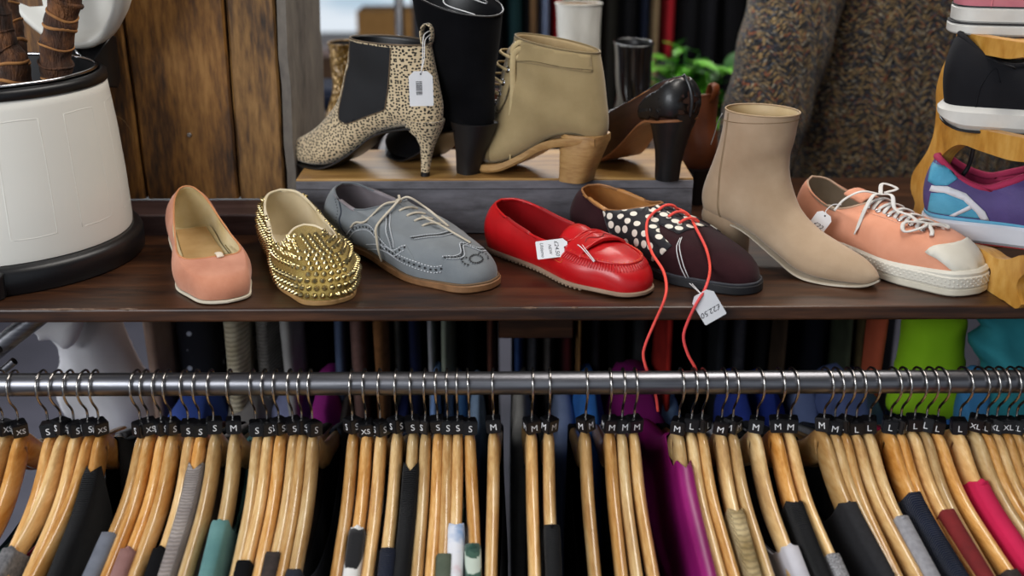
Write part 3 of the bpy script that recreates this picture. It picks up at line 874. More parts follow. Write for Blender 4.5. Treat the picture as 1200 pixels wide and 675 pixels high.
# ---------------- red moccasin
def red_mocc():
    o = shoe_root('penny_loafer', 'bright red leather driving loafer with a slotted strap', (-.0175, .164), (.1515, -.034))
    m = M('red_leather', '#c8131a', '#b30d14', .36, vs=30, bs=420, bstr=.12, bd=.0006, coat=.15)
    ml = M('red_lining', '#a5151b', '#8c1015', .5, vs=20)
    mst = M('orange_thread', '#e2662f', '#cc5220', .7)
    L = .261
    R, Lf = outl(L, .030, (.032, .031), (.043, .043), 0, .60)
    zs = lambda x: .0075
    tR = [(.006, 0, .064), (.016, -.018, .063), (.04, -.028, .058), (.08, -.033, .049), (.125, -.035, .044), (.152, -.031, .046), (.161, -.018, .050), (.163, 0, .053)]
    tL = [(x, -y, z) for x, y, z in tR]
    u = Low(R, Lf, tR, tL, zs, toe_h=.032, f0=.5, bulge=.005, n=2.3)
    u.mesh().build('upper', m, o); u.inner(.0024).build('lining', ml, o); u.rim(.0017, 'binding', m, o)
    u.insole(ml, o, .9, .003, x1=.2)
    sole(R, Lf, lambda x: .0028, lambda x: .0052, M('taupe_rubber', '#a58a74', '#8f755f', .7), o, grow=.0022, edge=.0012)
    # driving nubs under the edge of the sole
    A = crv([(p[0], p[1], 0) for p in R], 44); B = crv([(p[0], p[1], 0) for p in Lf], 44); b = MB()
    for P, sg in ((A, 1), (B, -1)):
        for i in range(1, 43):
            if P[i].x > .20: continue
            b.ball(Vector((P[i].x, P[i].y*.97, .0022)), .0026, 6, (1, 1, .85))
    for x in [k*.016+.02 for k in range(13)]:
        for y in (-.012, .012): b.ball((x, y, .0022), .0026, 6, (1, 1, .85))
    nb = b.build('rubber_nubs', M('taupe_rubber'  , '#a58a74'), o); nb['kind'] = 'stuff'
    bv = u.bv
    T = lambda pts, n, off=0: crv([shoot(bv, [(a, c)], lambda a, c: (a, c, .4), (0, 0, -1), off)[0] for a, c in pts], n)
    # raised apron seam round the toe with gathers
    ap = [(.168, -.0375), (.192, -.0355), (.217, -.030), (.237, -.018), (.2435, 0), (.237, .018), (.217, .030), (.192, .0355), (.168, .0375)]
    P = stick(bv, T(ap, 60), .0008); b = MB(); b.tube(P, .0022, 8); b.build('apron_seam', m, o)
    b = MB()
    for i in range(1, 59):
        p = P[i]; c = Vector((.200, 0, p.z)); d = (p-c); d.z = 0; d.normalize()
        q = stick(bv, [p+d*.001, p+d*.003-Vector((0, 0, .002)), p+d*.0055-Vector((0, 0, .005)), p+d*.0075-Vector((0, 0, .0085))], .0002)
        b.tube(crv(q, 7), [.0012, .0013, .0013, .0012, .0010, .0008, .0003], 6)
    b.build('gathers', m, o)
    b = MB()
    for i in range(3, 57, 2):
        p = P[i]; c = Vector((.200, 0, p.z)); d = (p-c); d.z = 0; d.normalize()
        b.tube([p-d*.0018+Vector((0, 0, .0018)), p+Vector((0, 0, .0028)), p+d*.002+Vector((0, 0, .0008))], .0004, 5)
    b.build('stitching', mst, o)
    # tongue flap and the saddle strap across it
    def topp(poly, off, st=.004): return patch(bv, poly, lambda a, c: (a, c, .4), (0, 0, -1), off, st)
    tb = [(.128, -.020), (.150, -.026), (.176, -.024), (.176, .024), (.150, .026), (.128, .020)]
    b = MB(); rings = []
    for i in range(14):
        x = .142+i*.0035; row = []
        for k in range(13):
            t = (k-6)/6; y = t*.024; zz = .060-.010*max(0, (x-.149)/.04)-.012*abs(t)**2.2
            row.append(Vector((x, y, zz+.0015)))
        rings.append(row)
    b.loft(rings, False)
    b.build('tongue', m, o, solid=.002)
    st = MB(); rings = []
    for i in range(12):
        x = .166+i*.0025; row = []
        for k in range(31):
            t = (k-15)/15; a = t*1.0
            # runs down both sides to the sole
            y = .0375*math.sin(t*PI/2*.98) if True else 0
            base = shoot(bv, [(x, y)], lambda a, c: (a, c, .4), (0, 0, -1), .0022)[0]
            row.append(base+Vector((0, 0, .0042*(1-abs(t)**2))))
        rings.append(row)
    st.loft(rings, False); st.build('saddle_strap', m, o, solid=.0034)
    # folded rolls of the strap's edges and its scalloped slot
    for x, r in ((.1665, .0016), (.174, .0011), (.1928, .0015)):
        b = MB(); b.tube([p+Vector((0, 0, .0020+.0042*(1-(p.y/.037)**2))) for p in T([(x, -.036), (x, -.02), (x, 0), (x, .02), (x, .036)], 30, 0)], r, 6); b.build('strap_fold', m, o)
    b = MB(); b.tube([p+Vector((0, 0, .0026+.0042*(1-(p.y/.037)**2))) for p in T([(.184, -.022), (.180, -.013), (.187, -.004), (.187, .004), (.180, .013), (.184, .022)], 30, 0)], .0008, 6); b.build('slot', M('deep_red', '#7c0a0f', '#6a080c', .6), o)
    sd = [shoot(bv, [(a, c)], lambda a, c: (a, -.3, c), (0, 1, 0), .0006)[0] for a, c in ((.134, .038), (.150, .032), (.168, .029), (.171, .033))]
    stitches(bv, sd, 16, mst, o)
    stitches(bv, [Vector(p)+Vector((0, 0, .006)) for p in sd[:3]], 12, mst, o, r=.0005)
    return o, u
red_o, red_u = red_mocc()

# ---------------- burgundy derby with spotted facing
def derby():
    o = shoe_root('derby_shoe', 'dark burgundy suede lace-up with a black and white spotted facing', (.094, .198), (.2815, -.019))
    m = M('burgundy_suede', '#341a1e', '#281316', .95, vs=30, bs=700, bstr=.35, sheen=.08, spec=.1)
    ml = M('tan_lining', '#b8824a', '#9c6c3a', .5, vs=25)
    mc = M('coral_lace', '#f0523c', '#e0474a', .7, vs=12)
    t = NT('spotted_pony_hair'); co = t.coord((1, 1, 1))
    v = t.n.new('ShaderNodeTexVoronoi'); v.voronoi_dimensions = '2D'; v.inputs['Scale'].default_value = 60; v.inputs['Randomness'].default_value = .5
    sp_ = t.n.new('ShaderNodeSeparateXYZ'); t.link(co, sp_.inputs[0]); cb_ = t.n.new('ShaderNodeCombineXYZ'); t.link(sp_.outputs[0], cb_.inputs[0]); t.link(t.math('ADD', sp_.outputs[1], sp_.outputs[2]), cb_.inputs[1]); t.link(cb_.outputs[0], v.inputs['Vector'])
    t.col(t.ramp(v.outputs['Distance'], [(0, C('#e6dfd0')), (.29, C('#e6dfd0')), (.32, C('#15141a')), (1, C('#15141a'))])); t.set(.7, 0, .3, .2); mp = t.m
    L = .287
    R, Lf = outl(L, .033, (.036, .035), (.049, .047), -.002, .52)
    zs = kf([(0, .018), (.1, .015), (.16, .009), (.29, .010)])
    tR = [(.008, 0, .074), (.016, -.018, .073), (.038, -.029, .068), (.066, -.034, .062), (.092, -.031, .063), (.114, -.023, .069), (.130, -.010, .073), (.134, 0, .074)]
    tL = [(x, -y, z) for x, y, z in tR]
    u = Low(R, Lf, tR, tL, zs, toe_h=.032, f0=.40, m=1.5, bulge=.005, n=2.2, q0=.48, q1=.9)
    bv = u.bv
    u.mesh().build('upper', m, o); u.inner(.0026).build('lining', ml, o); u.rim(.0014, 'collar', M('tan_collar', '#9a6b42', '#85592f', .6), o)
    u.insole(ml, o, .9, .003, x1=.17)
    sole(R, Lf, lambda x: 0 if x < .08 else max(0, zs(x)-.010), lambda x: .0185 if x < .08 else .011, M('black_rubber_sole', '#1c1d22', '#141519', .6), o, grow=.0045, edge=.0015)
    mw = M('dark_grey_welt', '#3a3b42', '#2b2c32', .7)
    A = [p+Vector((0, 0, zs(p.x)+.002)) for p in u.out]; b = MB()
    A2 = []
    for i, p in enumerate(A):
        nv = A[(i+1) % len(A)]-A[i-1]; nv = Vector((nv.y, -nv.x, 0)).normalized(); A2.append(p+nv*.0018)
    b.tube(A2, .0017, 6, True); b.build('welt', mw, o)
    # spotted facings left and right of the lace gap
    tp = lambda a, c: (a, c, .4)
    for sg in (-1, 1):
        # near side reaches down the flank: laid on sideways, then over the top
        pf = patch(bv, [(.072, .059), (.094, .063), (.114, .068), (.128, .0715), (.165, .056), (.196, .044), (.188, .033), (.172, .0205), (.144, .0205), (.114, .0215), (.088, .036)], (lambda a, c, sg=sg: (a, sg*.3, c)), (0, -sg, 0), .0014)
        pf.build('spotted_facing', mp, o, solid=.001)
    pf = patch(bv, [(.134, -.022), (.160, -.027), (.190, -.026), (.196, -.0035), (.160, -.0045), (.134, -.0045)], tp, (0, 0, -1), .0016); pf.build('spotted_facing', mp, o, solid=.001)
    pf = patch(bv, [(.134, .022), (.160, .027), (.190, .026), (.196, .0035), (.160, .0045), (.134, .0045)], tp, (0, 0, -1), .0016); pf.build('spotted_facing', mp, o, solid=.001)
    b = patch(bv, [(.132, -.0042), (.196, -.003), (.196, .003), (.132, .0042)], tp, (0, 0, -1), .0008); b.build('tongue', M('dark_tongue', '#2a1a1e', '#22151a', .8), o)
    on = lambda x, y, dz=.003: shoot(bv, [(x, y)], tp, (0, 0, -1), dz)[0]
    for k in range(3):
        x = .144+k*.0175
        b = MB(); P = [on(x-.001, -.013, .0025), on(x+.001, -.004, .006), on(x+.004, .005, .006), on(x+.006, .013, .0025)]; b.tube(crv(P, 16), .0018, 8); b.build('lace', mc, o)
        for sy in (-1, 1):
            b = MB(); q, n, i_, d_ = bv.find_nearest(on(x+(.003 if sy > 0 else 0), sy*.0135, 0)); b.tube([q+n*.0022+n.orthogonal().normalized()*0+Vector((math.cos(2*PI*k_/14)*.0026, math.sin(2*PI*k_/14)*.0026, 0)) for k_ in range(14)], .0007, 6, True); b.build('eyelet', mst_white, o)
    # loose coral lace ends hang over the shelf's edge: world path, turned back to the shoe's own space
    inv = (Matrix.Translation(o.location) @ o.rotation_euler.to_matrix().to_4x4()).inverted()
    def w(px, py, y): return inv @ W(px, py, y=y)
    m4 = Matrix.Translation(o.location) @ o.rotation_euler.to_matrix().to_4x4()
    co_l = inv @ CAM
    def wl(px, py, y):
        q = inv @ W(px, py, y=y); d = (q-co_l).normalized(); h, n, i_, ds = bv.ray_cast(co_l, d)
        if h is not None and ds < (q-co_l).length+.02: return h-d*.0065
        return q
    b = MB(); b.tube(crv([on(.144, -.014, .004), on(.145, -.018, .007)]+[wl(*q) for q in ((759, 258, .062), (758, 275, .045), (764, 296, .0), (777, 317, -.035), (781, 336, -.062), (778, 353, -.078), (768, 376, -.079), (757, 402, -.080), (754, 418, -.080), (760, 440, -.0835), (768, 462, -.0835), (771, 482, -.083))], 90), .0017, 8); b.build('lace', mc, o)
    b = MB(); b.tube(crv([on(.142, .013, .003)]+[wl(*q) for q in ((790, 243, .10), (806, 251, .088), (817, 270, .06), (828, 293, .015), (832, 315, -.03), (827, 337, -.075), (815, 358, -.085), (806, 377, -.082), (801, 395, -.081), (806, 415, -.081), (815, 432, -.0815), (818, 450, -.084))], 90), .0017, 8); b.build('lace', mc, o)
    return o, u
mst_white = M('off_white_rim', '#d8d2c6', '#c9c2b4', .6)
derby_o, derby_u = derby()

# ---------------- beige ankle boot
def beige_boot():
    o = shoe_root('ankle_boot', 'plain beige suede ankle boot with a low block heel', (.2490, .1675), (.4205, -.0075))
    m = M('beige_suede', '#b89f84', '#9c8266', .85, vs=12, bs=600, bstr=.2, sheen=.25, spec=.2)
    ml = M('pale_leather_lining', '#c9b28a', '#b39a70', .5, vs=20)
    # t, Bx, Bz, Tx, Tz, w, eB, eT, taper, yc
    K = [(0, .2505, .012, .2515, .015, .002, 2, 2, .0, 0), (.05, .241, .006, .244, .024, .012, 2.5, 2, .3, 0), (.12, .224, .004, .227, .034, .022, 3, 2, .4, 0),
         (.22, .192, .003, .194, .045, .034, 3.2, 2, .5, 0), (.32, .160, .006, .162, .057, .038, 3.2, 2, .5, 0), (.42, .122, .020, .137, .076, .034, 3, 2, .42, 0),
         (.52, .070, .040, .124, .100, .031, 2.8, 2, .2, 0), (.60, .014, .045, .119, .118, .030, 2.5, 2, .02, 0), (.66, .001, .058, .118, .128, .030, 2.2, 2, -.05, 0), (.74, .001, .080, .118, .140, .031, 2, 2, -.08, 0),
         (.84, .016, .120, .121, .155, .034, 2, 2, -.05, 0), (.93, .026, .152, .123, .172, .0365, 2, 2, 0, 0), (1, .031, .187, .125, .187, .038, 2, 2, 0, 0)]
    f = Fan(K, 70, 64)
    f.mesh().build('upper', m, o); f.inner(.0022, .6).build('lining', ml, o)
    f.rim(.0011, 'collar_edge', M('beige_edge', '#a78f70', '#967d5f', .7), o)
    strip_sole([(.2525, .013, .0015), (.243, .007, .011), (.226, .004, .021), (.194, .003, .033), (.162, .006, .036), (.122, .021, .029), (.07, .041, .022), (.014, .0465, .017), (.004, .048, .010)], .0028, M('cream_edge_sole', '#d6cbb8', '#c3b69f', .6), o)
    heel_block([(.054, .031, .026, .022), (.046, .033, .0285, .025), (.030, .036, .027, .0255), (.012, .038, .0255, .0245), (.0, .039, .0245, .0235)], m, o)
    bv = f.bv
    # side seam from collar to sole and collar stitching
    sd = lambda pts: [shoot(bv, [(a, c)], lambda a, c: (a, -.3, c), (0, 1, 0), .0004)[0] for a, c in pts]
    stitches(bv, sd([(.050, .184), (.047, .15), (.042, .11), (.040, .07), (.041, .050)]), 60, M('beige_thread', '#8f7656', '#806848', .8), o, r=.0004)
    b = MB(); b.tube(stick(bv, crv(sd([(.0515, .185), (.0485, .15), (.0435, .11), (.0415, .07), (.0425, .051)]), 40), .0001), .0004, 5); b.build('seam', M('beige_seam', '#927a5c', '#84704f', .8), o)
    r2 = f.rings[-3]; stitches(bv, r2+[r2[0]], 90, M('beige_thread', '#8f7656'), o, r=.0004)
    # back zip with a hanging pull
    b = MB(); b.tube(stick(bv, crv([(x, -.004, z) for x, z in ((.026, .184), (.021, .15), (.012, .12), (.0, .09), (-.004, .062))], 30), .0004), .0017, 6); b.build('zip', M('grey_zip', '#8f8a84', '#76716c', .4, .6), o)
    zp = thing0 = None
    b = MB(); b.tube(crv([(.028, -.012, .178), (.0235, -.014, .168), (.020, -.015, .152), (.016, -.016, .138)], 14), .0022, 8, flat=.35); b.build('zip_pull', M('steel_pull', '#a8a6a4', '#8c8a88', .3, .9), o)
    return o
beige_boot()

# ---------------- peach canvas sneaker
def peach_sneaker():
    o = shoe_root('canvas_sneaker', 'peach canvas low-top sneaker with a white rubber toe', (.386, .193), (.5345, -.029))
    m = M('peach_canvas', '#e2a184', '#d38f70', .85, vs=20, bs=1500, bstr=.35, sheen=.1, spec=.2)
    ml = M('grey_tan_lining', '#9b8a78', '#83735f', .8, vs=20)
    mr = M('white_rubber', '#ddd8cb', '#cfc9ba', .5, vs=15)
    mla = M('white_lace', '#dcd9d4', '#c9c5bf', .85, bs=2500, bstr=.4)
    L = .264
    R, Lf = outl(L, .032, (.035, .035), (.046, .046), 0, .70)
    zs = lambda x: .010
    tR = [(.006, 0, .086), (.016, -.018, .082), (.038, -.028, .070), (.066, -.032, .063), (.088, -.029, .066), (.104, -.020, .073), (.113, -.009, .077), (.115, 0, .078)]
    tL = [(x, -y, z) for x, y, z in tR]
    u = Low(R, Lf, tR, tL, zs, toe_h=.040, f0=.34, m=1.15, bulge=.004, n=2.3); bv = u.bv
    u.mesh().build('upper', m, o); u.inner(.0025).build('lining', ml, o); u.rim(.0014, 'collar', M('cream_collar', '#c6a890', '#b4957c', .8), o)
    u.insole(ml, o, .9, .003, x1=.16)
    sole(R, Lf, lambda x: 0, lambda x: .027+.003*sm((x-.2)/.06), mr, o, name='rubber_sidewall', grow=.0045, edge=.003)
    sole(R, Lf, lambda x: .0015, lambda x: .008, M('cream_outsole', '#d8d1bf', '#c8c0ac', .6), o, name='outsole', grow=.0062, edge=.0012)
    # diamond-textured bumper round the toe
    A = crv([(p[0], p[1], 0) for p in R], 90)[::-1]; B = crv([(p[0], p[1], 0) for p in Lf], 90)[::-1]
    def ringpt(s): 
        P = A if s < 0 else B; i = min(89, int(abs(s)*89)); return P[i]
    path = [p for p in A[:52]][::-1]+B[1:40]
    b = MB(); tmp = []
    for i in range(len(path)):
        a, c = path[max(0, i-1)], path[min(len(path)-1, i+1)]; n = Vector(((c-a).y, -(c-a).x, 0)).normalized(); tmp.append((path[i], n))
    rows = []
    for p, n in tmp: rows.append([p+n*.0048+Vector((0, 0, .010)), p+n*.0062+Vector((0, 0, .0115)), p+n*.0062+Vector((0, 0, .0225)), p+n*.0048+Vector((0, 0, .024))])
    b.loft(rows, False); b.build('toe_bumper', mr, o, smooth=False)
    b = MB()
    for k, (p, n) in enumerate(tmp):
        for j in range(4):
            z = .0128+j*.0029; q = p+n*.0063
            if (k+j) % 2 == 0: 
                t_ = Vector((-n.y, n.x, 0)); b.add([q+t_*.0018+Vector((0, 0, z)), q+Vector((0, 0, z+.0015)), q-t_*.0018+Vector((0, 0, z)), q+Vector((0, 0, z-.0015)), q+n*.0009+Vector((0, 0, z))], [(0, 1, 4), (1, 2, 4), (2, 3, 4), (3, 0, 4)])
    b.build('bumper_tread', mr, o, smooth=False)
    # rubber toe cap
    tp = lambda a, c: (a, c, .4)
    poly = [(.214+.014*(abs(t)**2)*-1, t*.052) for t in [k/8-1 for k in range(17)]]+[(.27, .05), (.28, 0), (.27, -.05)]
    # keep inside the upper's plan
    def w_at(x):
        m_ = [abs(p.y) for p in u.out if abs(p.x-x) < .004]; return max(m_) if m_ else .01
    poly = []
    for t in [k/10-1 for k in range(21)]: poly.append((.232-.014*t*t, t*.0372))
    out2 = [p for p in crv([(p[0], p[1], 0) for p in Lf], 60) if p.x > .2195]; out1 = [p for p in crv([(p[0], p[1], 0) for p in R], 60) if p.x > .2195]
    poly += [(p.x-.0012, p.y*.955) for p in out2]+[(p.x-.0012, p.y*.955) for p in out1[::-1][1:]]
    cp = patch(bv, poly, tp, (0, 0, -1), .0016); cp.build('toe_cap', mr, o, solid=.0012)
    # eyelet facing lines, eyelets and laces
    on = lambda x, y, dz=.003: shoot(bv, [(x, y)], tp, (0, 0, -1), dz)[0]
    tg = patch(bv, [(.108, -.012), (.15, -.010), (.196, -.006), (.196, .006), (.15, .010), (.108, .012)], tp, (0, 0, -1), .001); tg.build('tongue', m, o)
    b = MB(); rings = []
    for i in range(8):
        x = .104-i*.004; rings.append([Vector((x, t*.018, .080+i*.0008-.004*t*t)) for t in (-1, -.5, 0, .5, 1)])
    b.loft(rings, False); b.build('tongue_top', m, o, solid=.003)
    for sg in (-1, 1):
        stitches(bv, [on(x, sg*y, 0) for x, y in ((.112, .026), (.14, .0255), (.17, .023), (.198, .018))], 26, M('peach_thread', '#f0c2ab', '#e4b49c', .8), o, r=.0004)
        stitches(bv, [on(x, sg*y, 0) for x, y in ((.112, .012), (.14, .0115), (.17, .010), (.198, .007))], 26, M('peach_thread', '#f0c2ab'), o, r=.0004)
    for k in range(6):
        x = .116+k*.0155
        for sy in (-1, 1):
            q, n, i_, d_ = bv.find_nearest(on(x, sy*(.0195-.001*k), 0)); uu = n.orthogonal().normalized(); ww = n.cross(uu)
            b = MB(); b.tube([q+n*.0008+(uu*math.cos(2*PI*j/14)+ww*math.sin(2*PI*j/14))*.0030 for j in range(14)], .0009, 6, True); b.build('eyelet', m_chrome, o)
        b = MB(); y = .0195-.001*k
        P = [on(x, -y, -.001), on(x, -y*.8, .003), on(x+.003, 0, .005), on(x+.007, y*.8, .003), on(x+.0078, y, -.001)]
        b.tube(crv(P, 18), .0028, 8, flat=.4, up=(0, 0, 1)); b.build('lace', mla, o)
        if k < 5:
            b = MB(); P = [on(x, y, -.001), on(x, y*.8, .002), on(x+.003, 0, .003), on(x+.007, -y*.8, .002), on(x+.0078, -y, -.001)]; b.tube(crv(P, 18), .0028, 8, flat=.4, up=(0, 0, 1)); b.build('lace', mla, o)
    # bow at the top and one lying over the toe
    k0 = on(.112, -.004, .008)
    for P in ([k0, k0+Vector((-.012, -.020, .004)), k0+Vector((-.024, -.036, -.006)), k0+Vector((-.030, -.046, -.020))],
              [k0, k0+Vector((.004, -.018, .002)), k0+Vector((.006, -.033, -.012)), k0+Vector((.006, -.043, -.032)), k0+Vector((.004, -.046, -.042))],
              [k0, k0+Vector((-.008, .012, .010)), k0+Vector((.008, .020, .006)), k0+Vector((.003, .004, .002))],
              [k0, k0+Vector((.022, -.006, .004)), on(.15, -.012, .008), on(.172, -.010, .008), on(.188, -.014, .006)]):
        b = MB(); b.tube(crv(P, 30), .0027, 8, flat=.4, up=(0, 0, 1)); b.build('lace', mla, o)
    e0 = on(.192, -.004, .006)
    loops = [[e0, on(.196, -.020, .006), on(.186, -.034, .004), on(.176, -.026, .006), on(.186, -.012, .007), e0], [e0, on(.200, .010, .005), on(.206, .016, .003), on(.198, .020, .004), e0], [e0, on(.205, -.012, .004), on(.211, -.020, .003)]]
    for P in loops:
        b = MB(); b.tube(crv(P, 34), .0026, 8, flat=.45, up=(0, 0, 1)); b.build('lace', mla, o)
    return o, u
sneak_o, sneak_u = peach_sneaker()
# ================================================================== heeled shoes on the riser and boots behind
NEAR = (lambda a, c: (a, .3, c), (0, -1, 0))     # these shoes point left, so their +y side faces the room
def nearpts(bv, pts, off=0): return [shoot(bv, [(a, c)], NEAR[0], NEAR[1], off)[0] for a, c in pts]

def leopard_boot():
    o = shoe_root('ankle_boot', 'cream ankle boot with black spots, black elastic side and stiletto heel', (-.0915, .228), (-.309, .338), RZ)
    o.scale = (1.10, 1.04, .985)
    t = NT('spotted_pony_hair_cream'); co = t.coord()
    # dots laid flat on the side, top or back according to which way the skin faces
    tcn = t.n.new('ShaderNodeTexCoord'); sn_ = t.n.new('ShaderNodeSeparateXYZ'); t.link(tcn.outputs['Normal'], sn_.inputs[0])
    sp_ = t.n.new('ShaderNodeSeparateXYZ'); t.link(co, sp_.inputs[0]); ax_ = [t.math('ABSOLUTE', sn_.outputs[k]) for k in range(3)]
    def vor(p, q):
        cb_ = t.n.new('ShaderNodeCombineXYZ'); t.link(sp_.outputs[p], cb_.inputs[0]); t.link(sp_.outputs[q], cb_.inputs[1])
        v = t.n.new('ShaderNodeTexVoronoi'); v.voronoi_dimensions = '2D'; v.inputs['Scale'].default_value = 250; v.inputs['Randomness'].default_value = .7; t.link(cb_.outputs[0], v.inputs['Vector']); return v.outputs['Distance']
    dxz, dxy, dyz = vor(0, 2), vor(0, 1), vor(1, 2)
    side_ = t.math('GREATER_THAN', ax_[1], .55); top_ = t.math('GREATER_THAN', ax_[2], ax_[0])
    def sel(f, a, b): return t.math('ADD', t.math('MULTIPLY', f, a), t.math('MULTIPLY', t.math('SUBTRACT', 1.0, f), b))
    vd = sel(side_, dxz, sel(top_, dxy, dyz))
    nz = t.noise(co, 60, 2)
    thr = t.math('ADD', t.math('MULTIPLY', nz, .14), .25)
    f = t.math('LESS_THAN', vd, thr)
    t.col(t.mix(f, C('#cbb795'), C('#1a1512'))); t.set(.75, 0, .3, .25); t.bump(t.noise(co, 900, 2), .3, .0006); m = t.m
    K = [(0, .243, .010, .2435, .013, .0015, 2, 2, .0, 0), (.05, .231, .006, .234, .021, .0085, 2.4, 2, .25, 0), (.13, .208, .002, .211, .033, .020, 2.8, 2, .4, 0), (.22, .178, .001, .184, .050, .032, 3.2, 2, .5, 0),
         (.31, .150, .006, .158, .076, .037, 3.2, 2, .5, 0), (.40, .120, .024, .142, .100, .034, 3, 2, .35, 0), (.50, .085, .054, .134, .125, .032, 2.6, 2, .18, 0), (.58, .045, .067, .130, .142, .031, 2.4, 2, .02, 0),
         (.65, .008, .071, .128, .150, .030, 2.4, 2, 0, 0), (.71, -.001, .090, .127, .157, .030, 2, 2, 0, 0), (.80, .003, .118, .125, .166, .032, 2, 2, 0, 0), (.9, .009, .148, .123, .174, .034, 2, 2, 0, 0), (1, .014, .178, .121, .182, .035, 2, 2, 0, 0)]
    f = Fan(K, 76, 64); bv = f.bv
    f.mesh().build('upper', m, o); f.inner(.0022, .62).build('lining', m_black, o)
    f.rim(.0011, 'collar_edge', M('dark_tan_edge', '#6e5b44', '#4f4030', .7), o)
    strip_sole([(.244, .011, .001), (.231, .006, .008), (.208, .003, .020), (.178, .001, .034), (.150, .006, .035), (.12, .024, .029), (.085, .054, .022), (.045, .067, .022), (.012, .070, .018)], .0030, m_black, o)
    heel_block([(.078, .025, .026, .024), (.066, .024, .022, .021), (.054, .0205, .0135, .0130), (.042, .0205, .0085, .0090), (.025, .0225, .0062, .0066), (.006, .0245, .0050, .0054)], m, o, n=24, e=2.3)
    heel_block([(.0058, .0246, .0055, .0058), (.0, .0246, .0055, .0058)], m_black, o, name='heel_tip', n=20, e=2.3)
    el = M('black_elastic', '#16171b', '#101114', .85, vs=30, bs=900, bstr=.4)
    poly = [(.113, .1790), (.085, .178), (.048, .1755), (.052, .140), (.060, .098), (.063, .092), (.090, .080), (.118, .068), (.128, .073), (.1295, .088), (.124, .115), (.118, .145)]
    for sg in (1, -1):
        p = patch(bv, poly, (lambda a, c, sg=sg: (a, sg*.3, c)), (0, -sg, 0), .0007); p.build('elastic_panel', el, o)
    b = MB(); b.tube(stick(bv, crv(nearpts(bv, poly[2:]+[poly[0]]), 60), .0008), .0007, 6); b.build('panel_stitching', M('dark_tan_edge', '#6e5b44'), o)
    # pull tab at the back
    b = MB(); b.tube(crv([(.016, .0, .172), (.010, 0, .186), (.010, 0, .200), (.018, 0, .204), (.024, 0, .194), (.022, 0, .176)], 20), .006, 8, flat=.22, up=(1, 0, 0)); b.build('pull_tab', m, o)
    return o
leo = leopard_boot()

def tall_black():
    o = shoe_root('heeled_boot', 'tall black suede boot with a chunky tapered heel behind the spotted boot', (-.030, .224), (-.162, .382), RZ)
    m = M('black_suede', '#0c0c0f', '#060608', .95, vs=25, bs=500, bstr=.3, sheen=.02, spec=.08)
    K = [(0, .232, .012, .2325, .016, .0025, 2, 2, .0, 0), (.05, .220, .006, .222, .030, .016, 2.6, 2, .25, 0), (.13, .200, .002, .201, .044, .028, 3, 2, .4, 0), (.22, .172, .001, .174, .060, .036, 3.2, 2, .5, 0),
         (.31, .145, .006, .152, .080, .037, 3.2, 2, .5, 0), (.40, .115, .022, .137, .104, .034, 3, 2, .35, 0), (.50, .080, .050, .130, .126, .033, 2.6, 2, .18, 0), (.57, .040, .062, .127, .144, .032, 2.4, 2, .02, 0),
         (.63, .006, .066, .126, .152, .031, 2.4, 2, 0, 0), (.69, -.002, .085, .126, .165, .032, 2, 2, 0, 0), (.80, .002, .125, .128, .190, .040, 2, 2, 0, 0), (.9, -.003, .170, .132, .215, .047, 2, 2, 0, 0), (1, -.008, .212, .136, .246, .052, 2, 2, 0, 0)]
    f = Fan(K, 76, 60); f.mesh().build('upper', m, o); f.inner(.0025, .6).build('lining', m_black, o); f.rim(.0014, 'collar_edge', m_black, o)
    strip_sole([(.234, .012, .002), (.220, .006, .016), (.2, .002, .028), (.172, .001, .036), (.145, .006, .035), (.115, .022, .029), (.08, .050, .024), (.04, .062, .024), (.01, .066, .018)], .003, m_black, o)
    heel_block([(.072, .030, .031, .027), (.055, .032, .026, .023), (.03, .038, .019, .018), (.004, .044, .0145, .015), (0, .044, .014, .0145)], M('black_stacked_heel', '#1d1b1c', '#121113', .5), o, e=3)
    b = MB(); b.tube(crv([(.0, .02, .215), (.03, .045, .228), (.035, .03, .240), (.01, .0, .232), (.03, -.02, .224), (.06, .0, .236)], 40), .0007, 6); b.build('tie_string', m_string, o)
    return o
tall_black()

